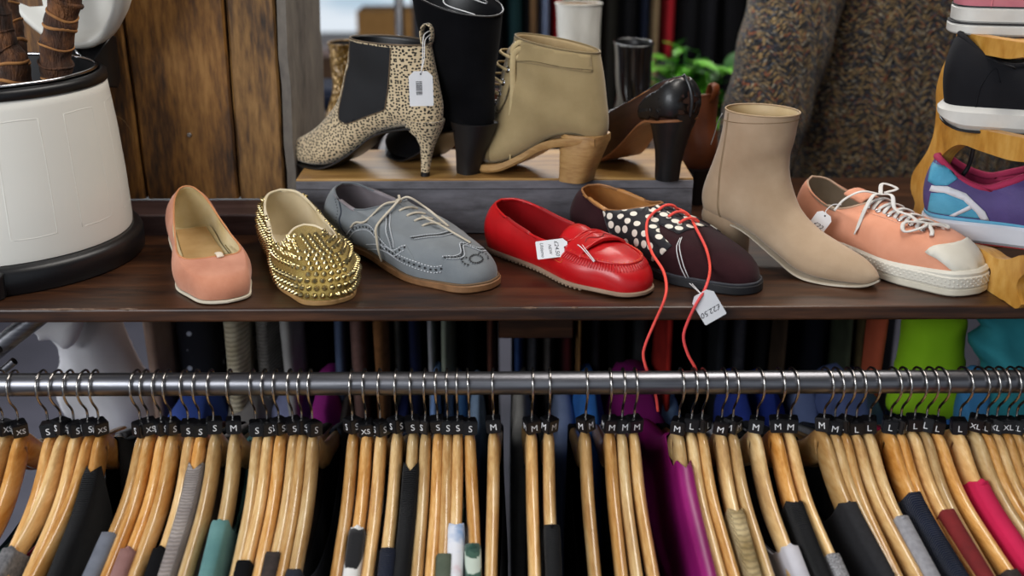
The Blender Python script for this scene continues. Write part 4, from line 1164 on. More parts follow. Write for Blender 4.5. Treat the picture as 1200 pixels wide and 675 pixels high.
def tan_boot():
    o = shoe_root('lace_up_boot', 'tan suede lace-up ankle boot with hooks and a wood-look block heel', (.121, .198), (-.053, .302), RZ)
    o.scale = (.985, 1, 1)
    m = M('tan_suede', '#a08c66', '#8d7a55', .9, vs=18, bs=500, bstr=.3, sheen=.25, spec=.15)
    md = M('tan_suede_dark', '#7d6c4c', '#6c5c3f', .9, vs=18, bs=500, bstr=.3, sheen=.25, spec=.15)
    mw = wood('crepe_wood_sole', ['#8f6a3e', '#a07a4a', '#ab8654', '#b48f5e'], (3, 3, 14), 6, .5, .1)
    K = [(0, .207, .016, .2075, .022, .004, 2, 2, .0, 0), (.05, .199, .012, .200, .036, .018, 2.6, 2, .2, 0), (.12, .185, .011, .187, .050, .030, 3, 2, .3, 0), (.21, .162, .011, .170, .064, .038, 3.2, 2, .40, 0),
         (.31, .138, .016, .167, .083, .039, 3.2, 2, .45, 0), (.40, .112, .030, .161, .104, .036, 3, 2, .3, 0), (.49, .078, .050, .157, .123, .033, 2.6, 2, .15, 0), (.57, .040, .057, .154, .138, .033, 2.4, 2, .02, 0),
         (.64, .004, .060, .151, .149, .032, 2.4, 2, 0, 0), (.70, -.003, .078, .149, .155, .032, 2, 2, 0, 0), (.80, .001, .110, .146, .165, .033, 2, 2, 0, 0), (.9, .006, .142, .136, .174, .032, 2, 2, 0, 0), (1, .012, .168, .134, .184, .031, 2, 2, 0, 0)]
    f = Fan(K, 76, 64); bv = f.bv
    f.mesh().build('upper', m, o); f.inner(.0025, .62).build('lining', M('tan_lining_light', '#b29a70', '#9c845c', .7), o); f.rim(.0013, 'collar_edge', md, o)
    strip_sole([(.211, .018, .004), (.203, .014, .020), (.186, .013, .032), (.162, .013, .040), (.138, .018, .040), (.112, .031, .034), (.078, .051, .030), (.04, .060, .031), (.004, .0625, .024)], .0105, mw, o, 'platform_sole')
    heel_block([(.064, .028, .0290, .0270), (.054, .0300, .0305, .0285), (.03, .0355, .0255, .0265), (.012, .0395, .0220, .0245), (0, .0415, .0205, .0240)], mw, o, e=3)
    # toe cap, cuff, facing
    for nm, poly, off, mt in (('toe_cap', [(.158, .016), (.156, .045), (.166, .056), (.178, .058), (.196, .044), (.203, .030), (.205, .017)], .0008, md),
                              ('cuff', [(.121, .152), (.121, .1795), (.09, .1765), (.05, .1715), (.017, .1665), (.013, .145), (.05, .149), (.09, .152)], .0011, m),
                              ('facing', [(.132, .182), (.121, .180), (.122, .150), (.129, .120), (.137, .098), (.146, .085), (.156, .087), (.148, .105), (.142, .135), (.138, .158)], .0015, m)):
        p = patch(bv, poly, NEAR[0], NEAR[1], off); p.build(nm, mt, o, solid=.0006)
    ms = M('tan_thread_dark', '#5f5138', '#4f432d', .8)
    stitches(bv, nearpts(bv, [(.014, .148), (.05, .1515), (.09, .1555), (.122, .152)]), 46, ms, o, off=.0016)
    b = MB(); b.tube(stick(bv, crv(nearpts(bv, [(.120, .178), (.121, .15), (.128, .12), (.136, .098), (.145, .084), (.156, .084)]), 40), .0016), .0009, 6); b.build('facing_edge', ms, o)
    b = MB(); b.tube(stick(bv, crv(nearpts(bv, [(.002, .062), (.03, .066), (.06, .062), (.09, .048), (.12, .030), (.15, .018), (.18, .016), (.203, .018)]), 50), .0008), .0012, 6); b.build('welt_seam', ms, o)
    # hooks and eyelets up the facing, pale lace
    mla = M('pale_tan_lace', '#c0ab80', '#a9946a', .85, bs=2200, bstr=.4)
    hk = [(.124, .172), (.128, .157), (.134, .140), (.140, .123), (.147, .107), (.155, .094)]
    hp = nearpts(bv, hk, .002)
    for p in hp:
        q, n, i, d = bv.find_nearest(p); u = n.orthogonal().normalized(); w_ = n.cross(u)
        b = MB(); b.tube([q+n*.0022+(u*math.cos(2*PI*j/14)+w_*math.sin(2*PI*j/14))*.0034 for j in range(14)], .0012, 6, True); b.ball(q+n*.003, .0016, 6); b.build('lace_hook', m_chrome, o)
    for i in range(1, 6):
        x, z = hk[i]; p = hp[i]+Vector((0, .002, 0)); q = Vector((x+.030, .0, z+.004+.001*i)); r_ = Vector((p.x, -p.y, p.z))
        b = MB(); b.tube(crv([p, (p+q)/2+Vector((.005, .004, .001)), q, (r_+q)/2+Vector((.005, -.004, .001)), r_], 20), .0022, 8, flat=.5); b.build('lace', mla, o)
    # knot at the top and the long lace hanging down in front
    inv = (Matrix.Translation(o.location) @ o.rotation_euler.to_matrix().to_4x4() @ Matrix.Diagonal((*o.scale, 1))).inverted()
    def w(px, py, y): return inv @ W(px, py, y=y)
    b = MB(); b.tube(crv([hp[0], w(612, 56, .235), w(603, 62, .235), w(601, 75, .235), w(601, 110, .236), w(599, 140, .237), w(598, 165, .238), w(598, 183, .238)], 60), [.0042]*54+[.0036, .003, .0024, .002, .0018, .0016], 8, flat=.3, up=(.53, -.85, 0)); b.build('lace', mla, o)
    b = MB(); b.tube([w(598, 182, .238), w(597.5, 196, .238)], .0011, 8); b.build('lace_tip', mla, o)
    b = MB(); b.tube(crv([hp[0], w(618, 52, .232), w(608, 50, .236), w(600, 58, .238), w(604, 68, .236), w(612, 62, .234)], 30), .0034, 8, flat=.4, up=(0, 1, 0)); b.build('lace', mla, o)
    return o
tan_boot()

def brogue_pump():
    o = shoe_root('court_shoe', 'brown leather court shoe with a black punched heel cup and high black heel', (.226, .190), (.108, .352), RZ)
    mb_ = M('brown_leather', '#3b2219', '#2c1812', .38, vs=16, bs=300, bstr=.1, coat=.15)
    mk = M('black_leather', '#0f0f12', '#0a0a0c', .42, vs=16, bs=300, bstr=.1, coat=.1)
    L = .205
    R, Lf = outl(L, .027, (.026, .026), (.037, .037), 0, .5)
    zs = kf([(0, .086), (.045, .080), (.14, .012), (.165, .004), (.21, .008)])
    tR = [(.012, 0, .139), (.020, -.014, .136), (.035, -.023, .128), (.060, -.026, .112), (.090, -.026, .094), (.115, -.025, .082), (.132, -.020, .077), (.138, -.009, .078), (.139, 0, .079)]
    tL = [(x, -y, z) for x, y, z in tR]
    u = Low(R, Lf, tR, tL, zs, toe_h=.036, f0=.5, bulge=.005, n=2.2); bv = u.bv
    u.mesh().build('upper', mb_, o); u.inner(.0022).build('lining', M('tan_inner', '#a5764a', '#8d6039', .5), o); u.rim(.0011, 'binding', mk, o)
    u.insole(M('tan_inner', '#a5764a'), o, .9, .003)
    sole(R, Lf, lambda x: zs(x)-.003, lambda x: .0038, M('tan_rim_sole', '#8d5c38', '#75492b', .5), o, grow=.001, edge=.0008)
    for sg in (1, -1):
        poly = [(-.001, .086), (-.004, .11), (.0, .125), (.010, .141), (.018, .138), (.022, .130), (.028, .122), (.040, .116), (.052, .108), (.060, .097), (.063, .084), (.058, .074), (.045, .078), (.03, .082), (.012, .084)]
        p = patch(bv, poly, (lambda a, c, sg=sg: (a, sg*.3, c)), (0, -sg, 0), .0008); p.build('heel_cup', mk, o, solid=.0006)
    b = MB(); b.tube(stick(bv, crv([(.013, .0, .138), (.004, 0, .122), (-.002, 0, .10), (.001, 0, .088)], 20), .0009), .0028, 8, flat=.5); b.build('back_strap', mk, o)
    dots(bv, crv(nearpts(bv, [(.026, .126), (.033, .116), (.044, .111), (.055, .104), (.063, .094)]), 16), .0007, m_dot, o)
    dots(bv, crv(nearpts(bv, [(.028, .130), (.045, .118), (.065, .106), (.09, .091), (.115, .079)]), 26), .0007, m_dot, o)
    heel_block([(.092, .028, .031, .027), (.080, .029, .0295, .026), (.066, .030, .0240, .023), (.04, .0315, .0180, .018), (.02, .0335, .0155, .0160), (.004, .0345, .0148, .0155), (0, .0345, .0145, .015)], mk, o, e=2.6)
    return o
brogue_pump()

BK = [(0, .2215, .012, .2225, .016, .003, 2, 2, .0, 0), (.05, .214, .006, .217, .026, .0175, 2.6, 2, .3, 0), (.12, .200, .004, .203, .040, .030, 3, 2, .4, 0),
      (.22, .170, .003, .172, .052, .039, 3.2, 2, .5, 0), (.32, .140, .006, .137, .066, .040, 3.2, 2, .5, 0), (.42, .105, .015, .115, .085, .035, 3, 2, .42, 0),
      (.52, .060, .024, .104, .106, .032, 2.8, 2, .2, 0), (.60, .012, .026, .098, .124, .031, 2.5, 2, .02, 0), (.66, .001, .045, .096, .135, .0305, 2.2, 2, -.05, 0), (.74, -.002, .080, .094, .146, .033, 2, 2, -.08, 0),
      (.84, .004, .120, .094, .160, .035, 2, 2, -.05, 0), (.93, .005, .152, .095, .175, .0365, 2, 2, 0, 0), (1, .004, .186, .096, .188, .039, 2, 2, 0, 0)]
def plain_boot(name, label, heel, toe, z, m, ml, hs=1.0, ws=1.0, heel_h=.024, heel_m=None, tab=None):
    o = shoe_root(name, label, heel, toe, z)
    lift = heel_h-.024
    K = []
    for k in BK:
        t, bx, bz, tx, tz, w, eB, eT, tp, yc = k
        dz = lambda x, zz: zz*hs+lift*max(0, 1-max(0, x)/.15)
        K.append((t, bx, dz(bx, bz), tx, dz(tx, tz), w*ws, eB, eT, tp, yc))
    f = Fan(K, 56, 48); f.mesh().build('upper', m, o); f.inner(.0025, .6).build('lining', ml, o); f.rim(.0016, 'collar_edge', m, o)
    strip_sole([(.224, .012, .002), (.216, .006, .018), (.200, .004, .030), (.17, .003, .038), (.14, .006+lift*.06, .037), (.105, .015*hs+lift*.3, .032), (.06, .024*hs+lift*.6, .027), (.012, .026*hs+lift*.92, .024)], .0028, m_black, o)
    hh = .028*hs+lift
    heel_block([(hh, .028, .028, .026), (hh*.7, .029, .024, .023), (hh*.3, .030, .019, .019), (0, .030, .018, .018)], heel_m or m_black, o)
    if tab:
        b = MB(); zt = K[-1][2]; b.tube(crv([(.006, 0, zt-.012), (-.002, 0, zt+.002), (-.002, 0, zt+.012), (.006, 0, zt+.015), (.012, 0, zt+.002), (.010, 0, zt-.012)], 18), .007, 8, flat=.25, up=(1, 0, 0)); b.build('pull_tab', m, o)
    return o
t = NT('bronze_croc_leather'); co = t.coord((1, 1, 1))
v = t.n.new('ShaderNodeTexVoronoi'); v.inputs['Scale'].default_value = 95; v.feature = 'DISTANCE_TO_EDGE'; t.link(co, v.inputs['Vector'])
fz = t.math('MINIMUM', t.math('MULTIPLY', v.outputs['Distance'], 5), 1)
t.col(t.ramp(fz, [(0, C('#4a3410')), (.4, C('#8b6722')), (1, C('#94702a'))])); t.set(.3, .35); t.bump(fz, .8, .0015)
plain_boot('ankle_boot', 'bronze crocodile-embossed ankle boot behind the toe of the spotted boot', (-.235, .745), (-.300, .640), 0, t.m, m_black, 1.02, 1.15)
plain_boot('heeled_boot', 'white leather boot shaft rising behind the tan lace-up boot', (.150, .85), (.02, .69), 0, M('white_creased_leather', '#dcdad2', '#c5c2b8', .45, vs=25, stretch=(3, 3, .6)), M('tan_boot_lining', '#9b7440', '#85602f', .6), 1.3, .95)
plain_boot('ankle_boot', 'shiny black patent boot standing behind the brown court shoe', (.210, .64), (.185, .86), 0, M('black_patent', '#08080a', '#060608', .08, coat=.8), m_black, 1.02, .82)
plain_boot('ankle_boot', 'russet brown boot partly hidden between the tall black boot and tan boot', (.03, .70), (-.17, .74), 0, M('russet_leather', '#5e3016', '#49230f', .45, vs=20), m_black, .62, 1.0)
plain_boot('heeled_boot', 'cognac brown leather boot with pull tab just right of the riser box', (.297, .420), (.20, .575), -.0172, M('cognac_leather', '#6b3514', '#512509', .45, vs=20), m_black, .72, .9, heel_h=.060, tab=True)
# ================================================================== pedal bin with dry stems
BX, BY = -.654, .135
bn = thing('pedal_bin', 'large cream white pedal bin with open lid at the left end of the shelf', 'bin', (BX, BY, 0))
b = MB()
prof = [(.1655, .034), (.1662, .040), (.1640, .10), (.1600, .160), (.1550, .208), (.1538, .218), (.150, .2205)]
b.lathe(prof, 96); b.lathe([(.148, .2165), (.150, .10), (.15, .04)], 96); b.build('body', m_white, bn)
# pressed panels: raised outlines running round the body
def rad(z):
    for (r0, z0), (r1, z1) in zip(prof[1:], prof[2:]):
        if z0 <= z <= z1: return lerp(r0, r1, (z-z0)/(z1-z0))
    return .166
for k in range(12):
    a0 = -PI/2+.14+k*2*PI/12; b = MB(); P = []
    for u, z in ((-.16, .062), (-.16, .10), (-.16, .15), (-.155, .196), (0, .197), (.155, .196), (.16, .15), (.16, .10), (.16, .062), (0, .061)):
        P.append((math.cos(a0+u)*(rad(z)-.0003), math.sin(a0+u)*(rad(z)-.0003), z))
    pts = []
    n = len(P)
    for i in range(n):
        A_, B_ = Vector(P[i]), Vector(P[(i+1) % n])
        for j in range(6):
            q = A_.lerp(B_, j/6); r_ = rad(q.z)-.0003; s_ = math.hypot(q.x, q.y); pts.append(Vector((q.x/s_*r_, q.y/s_*r_, q.z)))
    b.tube(pts, .0014, 6, True, flat=.5) if False else b.tube([Vector((q.x*.9945, q.y*.9945, q.z)) for q in pts], .0014, 8, True); b.build('pressed_panel', m_white, bn)
b = MB(); b.lathe([(.176, 0), (.1785, .003), (.1785, .024), (.176, .030), (.170, .033), (.163, .034), (.163, 0)], 96, cap0=False); b.build('base_ring', m_black, bn)
b = MB(); b.lathe([(.1515, .2185), (.1555, .220), (.1545, .229), (.1500, .2325), (.1450, .2315), (.1445, .20)], 96); b.build('black_rim', m_black, bn)
b = MB(); b.tube([(math.cos(2*PI*k/80)*.143, math.sin(2*PI*k/80)*.143, .2345) for k in range(80)], .0024, 8, True); b.build('steel_ring', m_chrome, bn)
b = MB(); b.lathe([(.1425, .233), (.140, .12), (.138, .05), (.0, .048)], 64); b.build('inner_bucket', m_black, bn)
# pedal in front of the base
pa = math.radians(-108); d = Vector((math.cos(pa), math.sin(pa), 0)); s_ = Vector((-d.y, d.x, 0))
d = Vector((.13, -1, 0)).normalized(); s_ = Vector((-d.y, d.x, 0))
b = MB(); rings = []
for r_, hw_, z0, z1 in ((.165, .052, 0, .030), (.178, .052, 0, .030), (.184, .048, 0, .026), (.190, .042, 0, .020)):
    rings.append([d*r_+s_*hw_+Vector((0, 0, z0)), d*r_+s_*hw_+Vector((0, 0, z1)), d*r_-s_*hw_+Vector((0, 0, z1)), d*r_-s_*hw_+Vector((0, 0, z0))])
b.loft(rings, True, True, True); b.build('pedal', m_black, bn, smooth=False, bevel=.003)
# hinge and lid at the back right
ha = math.atan2(.135, .10); h = Vector((math.cos(ha), math.sin(ha), 0)); hs = Vector((-h.y, h.x, 0))
b = MB(); rings = []
for r_, w_, z0, z1 in ((.142, .040, .205, .234), (.160, .042, .196, .252), (.176, .038, .192, .262), (.188, .030, .20, .258)):
    rings.append([h*r_+hs*w_+Vector((0, 0, z0)), h*r_+hs*w_+Vector((0, 0, z1)), h*r_-hs*w_+Vector((0, 0, z1)), h*r_-hs*w_+Vector((0, 0, z0))])
b.loft(rings, True, True, True); b.build('hinge', m_black, bn, smooth='auto', bevel=.002)
# lid: a shallow domed disc standing up, its hollow side to the room
ax = (h*math.cos(math.radians(12))+Vector((0, 0, math.sin(math.radians(12))))).normalized()   # points out of the lid's back
up = (Vector((0, 0, 1))-ax*ax.z).normalized(); sd = ax.cross(up)
lc = h*.158+Vector((0, 0, .250))+up*.150
b = MB(); rings = []
for r_, o_ in ((.0, .016), (.05, .0155), (.10, .012), (.130, .005), (.138, -.006), (.141, -.016), (.145, -.020), (.150, -.019), (.153, -.013), (.152, -.002), (.142, .014), (.11, .022), (.05, .027), (.0, .028)):
    rings.append([lc+ax*(o_)+(up*math.cos(2*PI*k/72)+sd*math.sin(2*PI*k/72))*r_ for k in range(72)])
b.loft(rings, True); b.build('lid', m_white, bn)
b = MB(); p0 = h*.143+Vector((0, 0, .232)); b.tube([p0-hs*.02, p0+Vector((0, 0, .012)), p0+hs*.015+Vector((0, 0, .014))], .002, 8); b.build('lid_latch', m_chrome, bn)

# stems
t = NT('ringed_bark'); co = t.coord((1, 1, 1))
f = t.noise(co, 45, 5); t.col(t.ramp(f, [(.3, C('#1e0f07')), (.5, C('#452712')), (.7, C('#7a4c26'))])); t.set(.8); t.bump(t.noise(t.coord((6, 6, 1)), 60, 3), 1.0, .004); m_bark = t.m
m_scar = M('pale_leaf_scar', '#b07c46', '#8a5a2e', .8, vs=60)
def stem(label, pts, r, group=None, seed=0, scar=.7):
    rr = random.Random(seed); base = pts[0]
    o = thing('palm_stem', label, 'stem', base, 0, group)
    P = crv([Vector(p)-Vector(base) for p in pts], 60); R_ = [r*(1+.05*math.sin(i*1.3+seed)+.03*rr.uniform(-1, 1)) for i in range(60)]
    b = MB(); b.tube(P, R_, 18); b.build('stalk', m_bark, o)
    i = 2
    while i < 58:
        T = (P[min(i+1, 59)]-P[i-1]).normalized(); N = T.orthogonal().normalized(); B_ = T.cross(N); tilt = rr.uniform(-.3, .3); ph = rr.uniform(0, 6)
        ring = [P[i]+(N*math.cos(a)+B_*math.sin(a))*(R_[i]*1.015)+T*(math.sin(a+ph)*R_[i]*tilt+.0009*math.sin(3*a+ph)) for a in [2*PI*k/24 for k in range(24)]]
        b = MB(); b.tube(ring, r*.085*rr.uniform(.7, 1.6), 6, True, flat=1.5); b.build('leaf_scar', m_scar if rr.random() < scar else m_bark, o)
        i += rr.choice((3, 4, 4, 5))
    return o
def WV(px, py, y): return W(px, py, y=y)
stem('dark brown ringed palm stem standing upright on the right inside the bin', [Vector((-.553, .125, .052)), WV(66, 84, .12), WV(69, 40, .115), WV(76, 0, .11), WV(84, -60, .10)], .0185, None, 2)
stem('paler ridged palm stem bent over the left inside the bin', [Vector((-.66, .10, .052)), WV(14, 90, .10), WV(4, 55, .10), WV(-8, 0, .10), WV(-20, -60, .1)], .0165, None, 5, .4)
stem('brown palm stem leaning behind the paler one in the bin', [Vector((-.60, .17, .052)), WV(22, 88, .155), WV(14, 40, .16), WV(2, -10, .165), WV(-12, -60, .17)], .0150, None, 9)

# ================================================================== bamboo shoe rack
A0 = W(1052, 272, z=0); B0 = W(1188, 361, z=0); dd = (B0-A0).normalized(); nn = Vector((-dd.y, dd.x, 0))
if nn.x < 0: nn = -nn
def PP(px, py): return W(px, py, plane=(A0, nn))
rack = thing('shoe_rack', 'wavy bamboo shoe rack at the right end of the shelf', 'rack', A0)
outer = [(1121, 38), (1160, 44), (1200, 50), (1228, 52), (1234, 60), (1222, 68), (1200, 67), (1181, 69), (1158, 65), (1140, 62), (1127, 71), (1118, 87), (1115, 104), (1112, 122), (1116, 138), (1135, 148), (1165, 155), (1200, 162), (1228, 166), (1234, 180), (1225, 192), (1200, 190), (1180, 187), (1146, 176), (1130, 170), (1118, 171), (1105, 181), (1098, 194), (1095, 210), (1097, 228),
         (1089, 232), (1088, 246), (1092, 262), (1100, 276), (1120, 284), (1150, 292), (1166, 302), (1180, 304), (1198, 299), (1206, 306), (1203, 318), (1192, 330), (1192, 345), (1197, 356), (1192, 362), (1186, 361), (1176, 352), (1158, 346), (1135, 328), (1100, 304), (1070, 285), (1052, 273), (1045, 262), (1056, 255), (1068, 250), (1072, 237), (1067, 222), (1069, 204), (1078, 190), (1087, 176), (1094, 156), (1097, 130), (1097, 105), (1105, 77), (1117, 58), (1120, 46)]
P3 = crv([PP(*q) for q in outer], 260, closed=True)[:-1]
zmin = 0.0003
P3 = [Vector((p.x, p.y, max(p.z, zmin)))-A0 for p in P3]
def panel(off, name='side_panel'):
    # fill in the panel's own plane
    u_ = dd; vs2 = [Vector((p.dot(u_), p.z)) for p in P3]; n_ = len(vs2)
    vs, es, fs, _, _, _ = delaunay_2d_cdt(vs2, [(i, (i+1) % n_) for i in range(n_)], [list(range(n_))], 1, 1e-7)
    v = []; m_ = len(vs); th = .017
    for k in (0, 1): v += [u_*p.x+Vector((0, 0, p.y))+nn*(k*th+off) for p in vs]
    f = [tuple(q) for q in fs]+[tuple(i+m_ for i in q)[::-1] for q in fs]
    ed = {}
    for q in fs:
        for i in range(len(q)):
            e = (q[i], q[(i+1) % len(q)]); ed[e] = 1
    for (a, c) in list(ed):
        if (c, a) not in ed: f.append((c, a, a+m_, c+m_))
    b = MB(); b.add(v, f); return b.build(name, m_bamboo, rack, smooth='auto')
panel(0); panel(.285)
# cross bars
for px, py in ((1150, 52), (1212, 58), (1130, 158), (1214, 178), (1110, 288), (1180, 316)):
    p = PP(px, py)-A0; b = MB(); b.tube([p+nn*.016, p+nn*.286], .0055, 14); b.build('cross_bar', m_bamboo, rack)
b = MB(); p = PP(1159, 318)-A0; up_ = Vector((0, 0, 1)); b.add([p-nn*.0003+(dd*math.cos(a)+up_*math.sin(a))*.0042 for a in [2*PI*k/20 for k in range(20)]], [tuple(range(20))]); b.build('drilled_hole', M('dark_hole', '#6a4218', '#4a2c0e', .9), rack, smooth=False)

def level(px, py, z, px2, py2):
    a = W(px, py, z=z); c = W(px2, py2, z=z); return a, c
# --- blue and purple running shoe on the lowest shelf
def runner():
    z = .030
    h_ = W(1084, 270, z=z); d_ = (Vector((.90, -.43, 0))).normalized()
    o = shoe_root('running_shoe', 'blue and purple running shoe with red lining, lowest on the bamboo rack', h_, h_+d_*.27, z, roll=0, pitch=math.radians(0))
    mp = M('purple_mesh', '#5b4a86', '#463a6c', .7, vs=20, bs=700, bstr=.6); mb = M('sky_blue_mesh', '#55a8c8', '#3f90b2', .65, vs=25, bs=600, bstr=.7)
    mr = M('raspberry_lining', '#b8305a', '#9c2449', .85, vs=20, bs=800, bstr=.3); mw = M('white_foam', '#dcdce2', '#c9c9d0', .55, vs=12); ml = M('pale_blue_stripe', '#6cb9dc', '#58a6cb', .55)
    L = .275
    R, Lf = outl(L, .036, (.036, .034), (.049, .047), 0, .6)
    zs = lambda x: .022
    tR = [(.004, 0, .096), (.014, -.018, .093), (.036, -.030, .078), (.064, -.034, .070), (.090, -.031, .078), (.108, -.022, .086), (.116, -.010, .090), (.118, 0, .091)]
    tL = [(x, -y, z_) for x, y, z_ in tR]
    u = Low(R, Lf, tR, tL, zs, toe_h=.04, f0=.34, m=1.15, bulge=.008, n=2.3); bv = u.bv
    u.mesh().build('upper', mp, o); u.inner(.005).build('lining', mr, o); u.rim(.0045, 'padded_collar', mr, o); u.insole(mr, o, .88, .003, x1=.16)
    sole(R, Lf, lambda x: 0.0022+.012*max(0, (.04-x)/.04)**2, lambda x: .026-.012*max(0, (.04-x)/.04)**2, mw, o, 'midsole', grow=.006, edge=.004)
    sole(R, Lf, lambda x: .0275, lambda x: .0055, ml, o, 'midsole_stripe', grow=.0042, edge=.0015)
    sole([(x_*.98+.004, y_*.92, 0) for x_, y_, _ in R], [(x_*.98+.004, y_*.92, 0) for x_, y_, _ in Lf], lambda x: 0+.010*max(0, (.04-x)/.04)**2, lambda x: .0022, M('coral_outsole', '#c24040', '#a83434', .6), o, 'outsole', grow=.0035, edge=.0006)
    near = (lambda a, c: (a, -.3, c)); dn = (0, 1, 0)
    for sg in (-1, 1):
        og = (lambda a, c, sg=sg: (a, sg*.3, c)); dr = (0, -sg, 0)
        for nm, poly, mt, off in (('heel_tab', [(.0, .070), (.0, .095), (.010, .096), (.028, .084), (.034, .078), (.024, .070), (.010, .068)], mb, .0012),
                                  ('side_panel', [(.004, .034), (.006, .058), (.022, .062), (.044, .056), (.062, .042), (.066, .034)], mb, .0012),
                                  ('overlay_band', [(.004, .060), (.006, .067), (.024, .069), (.046, .063), (.070, .044), (.076, .033), (.066, .0335), (.060, .042), (.044, .055), (.022, .061)], mw, .0020),
                                  ('overlay_band', [(.030, .034), (.052, .050), (.055, .046), (.036, .0335)], mw, .0022)):
            try: patch(bv, poly, og, dr, off).build(nm, mt, o, solid=.0008)
            except Exception as e: print('runner patch', e)
    b = MB(); tpd = lambda x, y, dz=.004: shoot(bv, [(x, y)], lambda a, c: (a, c, .4), (0, 0, -1), dz)[0]
    for k in range(5):
        x = .122+k*.015; b = MB(); b.tube(crv([tpd(x, -.02), tpd(x+.004, 0, .007), tpd(x+.006, .02)], 14), .0026, 8, flat=.5, up=(0, 0, 1)); b.build('lace', ml, o)
    b = MB(); b.tube(crv([tpd(.121, -.012, .006), Vector((.095, -.010, .120)), Vector((.085, .01, .128)), tpd(.122, .012, .008)], 24), .0026, 8, flat=.5, up=(0, 0, 1)); b.build('lace', ml, o)
    return o
runner()

def trainer(name, label, heel_px, z, mu, mf, stripe=False, yaw=(.93, -.36)):
    h_ = W(*heel_px, z=z); d_ = Vector((yaw[0], yaw[1], 0)).normalized()
    o = shoe_root(name, label, h_, h_+d_*.27, z)
    L = .275
    R, Lf = outl(L, .036, (.037, .035), (.048, .046), 0, .64)
    zs = lambda x: .024
    tR = [(.008, 0, .108), (.018, -.018, .102), (.042, -.029, .084), (.070, -.033, .078), (.096, -.030, .084), (.112, -.021, .090), (.120, -.010, .093), (.122, 0, .094)]
    u = Low(R, Lf, tR, [(x, -y, zz) for x, y, zz in tR], zs, toe_h=.042, f0=.34, m=1.15, bulge=.006, n=2.3)
    u.mesh().build('upper', mu, o); u.inner(.004).build('lining', mf, o); u.rim(.0035, 'padded_collar', mu, o); u.insole(mf, o, .88, .003, x1=.16)
    mw = M('white_rubber_worn', '#d6d3cc', '#b9b6af', .5, vs=18)
    if stripe:
        mk = M('black_stripe', '#17171b', '#101014', .6)
        sole(R, Lf, lambda x: 0, lambda x: .012, mw, o, 'outsole', grow=.0070, edge=.002)
        sole(R, Lf, lambda x: .0121, lambda x: .0017, mk, o, 'sole_stripe', grow=.0066, edge=.0003)
        sole(R, Lf, lambda x: .0139, lambda x: .0175, mw, o, 'midsole', grow=.0040, edge=.002)
        sole(R, Lf, lambda x: .0315, lambda x: .0016, mk, o, 'sole_stripe', grow=.0036, edge=.0003)
    else:
        sole(R, Lf, lambda x: .003+.010*max(0, (.03-x)/.03)**2, lambda x: .027-.010*max(0, (.03-x)/.03)**2, mw, o, 'midsole', grow=.008, edge=.006)
        sole(R, Lf, lambda x: 0+.010*max(0, (.03-x)/.03)**2, lambda x: .003, m_black, o, 'outsole', grow=.0045, edge=.0008)
    bv = u.bv
    st = crv([shoot(bv, [(a, c)], lambda a, c: (a, -.3, c), (0, 1, 0), .0004)[0] for a, c in ((.035, .030), (.038, .055), (.050, .075), (.060, .083))], 30)
    b = MB(); b.tube(st, .0008, 6); b.build('seam', mu, o)
    return o
zb = PP(1130, 150).z+.001; zt_ = PP(1140, 43).z+.001
trainer('running_shoe', 'plain black trainer with thick white sole, middle of the bamboo rack', (1104, 146), zb, M('black_knit_fabric', '#19191d', '#121216', .85, vs=20, bs=900, bstr=.4, spec=.2), m_black)
trainer('canvas_sneaker', 'pink sneaker with black-lined white sole, topmost on the bamboo rack', (1116, 36), zt_, M('pink_canvas', '#d4828c', '#c56f7b', .8, vs=20, bs=1200, bstr=.3), M('pink_lining', '#c98790', '#b8757f', .8), True, yaw=(.97, -.22))
b = MB(); p0 = PP(1122, 160)-A0+nn*.02; b.tube(crv([PP(1122, 160)+nn*.022, PP(1118, 178)+nn*.024, PP(1113, 196)+nn*.024, PP(1110, 206)+nn*.02], 20), .0028, 8, flat=.4)
sp = b.build('hanging_strap', m_black); tag(sp, 'thin black strap hanging inside the bamboo rack below the black trainer', 'strap')
# ================================================================== hangers and their clothes on the front rail
m_hw = wood('varnished_hanger_wood', ['#b5813f', '#c99751', '#d8ac68', '#e3be84'], (1.2, 14, 5), 6, .28, .06, coat=.5, vary=True)
m_cube = M('size_cube_black', '#131316', '#0d0d10', .35, vs=40)
m_hookm = M('hook_steel', '#c4c0bc', '#a8a4a0', .2, 1)
m_let = M('size_print_white', '#e8e8ea', '#dedede', .6)
NECK = -.0595          # top of the wooden body below the rail's centre line
zkeys = [(0, 0), (.012, -.003), (.025, -.013), (.040, -.027), (.060, -.041), (.090, -.055), (.140, -.071), (.190, -.086), (.222, -.098), (.235, -.112)]
ZC = crv([(a, 0, z) for a, z in zkeys], 60)
def arm_z(a):
    a = abs(a)
    for p, q in zip(ZC, ZC[1:]):
        if p.x <= a <= q.x: return lerp(p.z, q.z, (a-p.x)/max(q.x-p.x, 1e-9))
    return ZC[-1].z if a > ZC[-1].x else 0
def bow(a): return 0
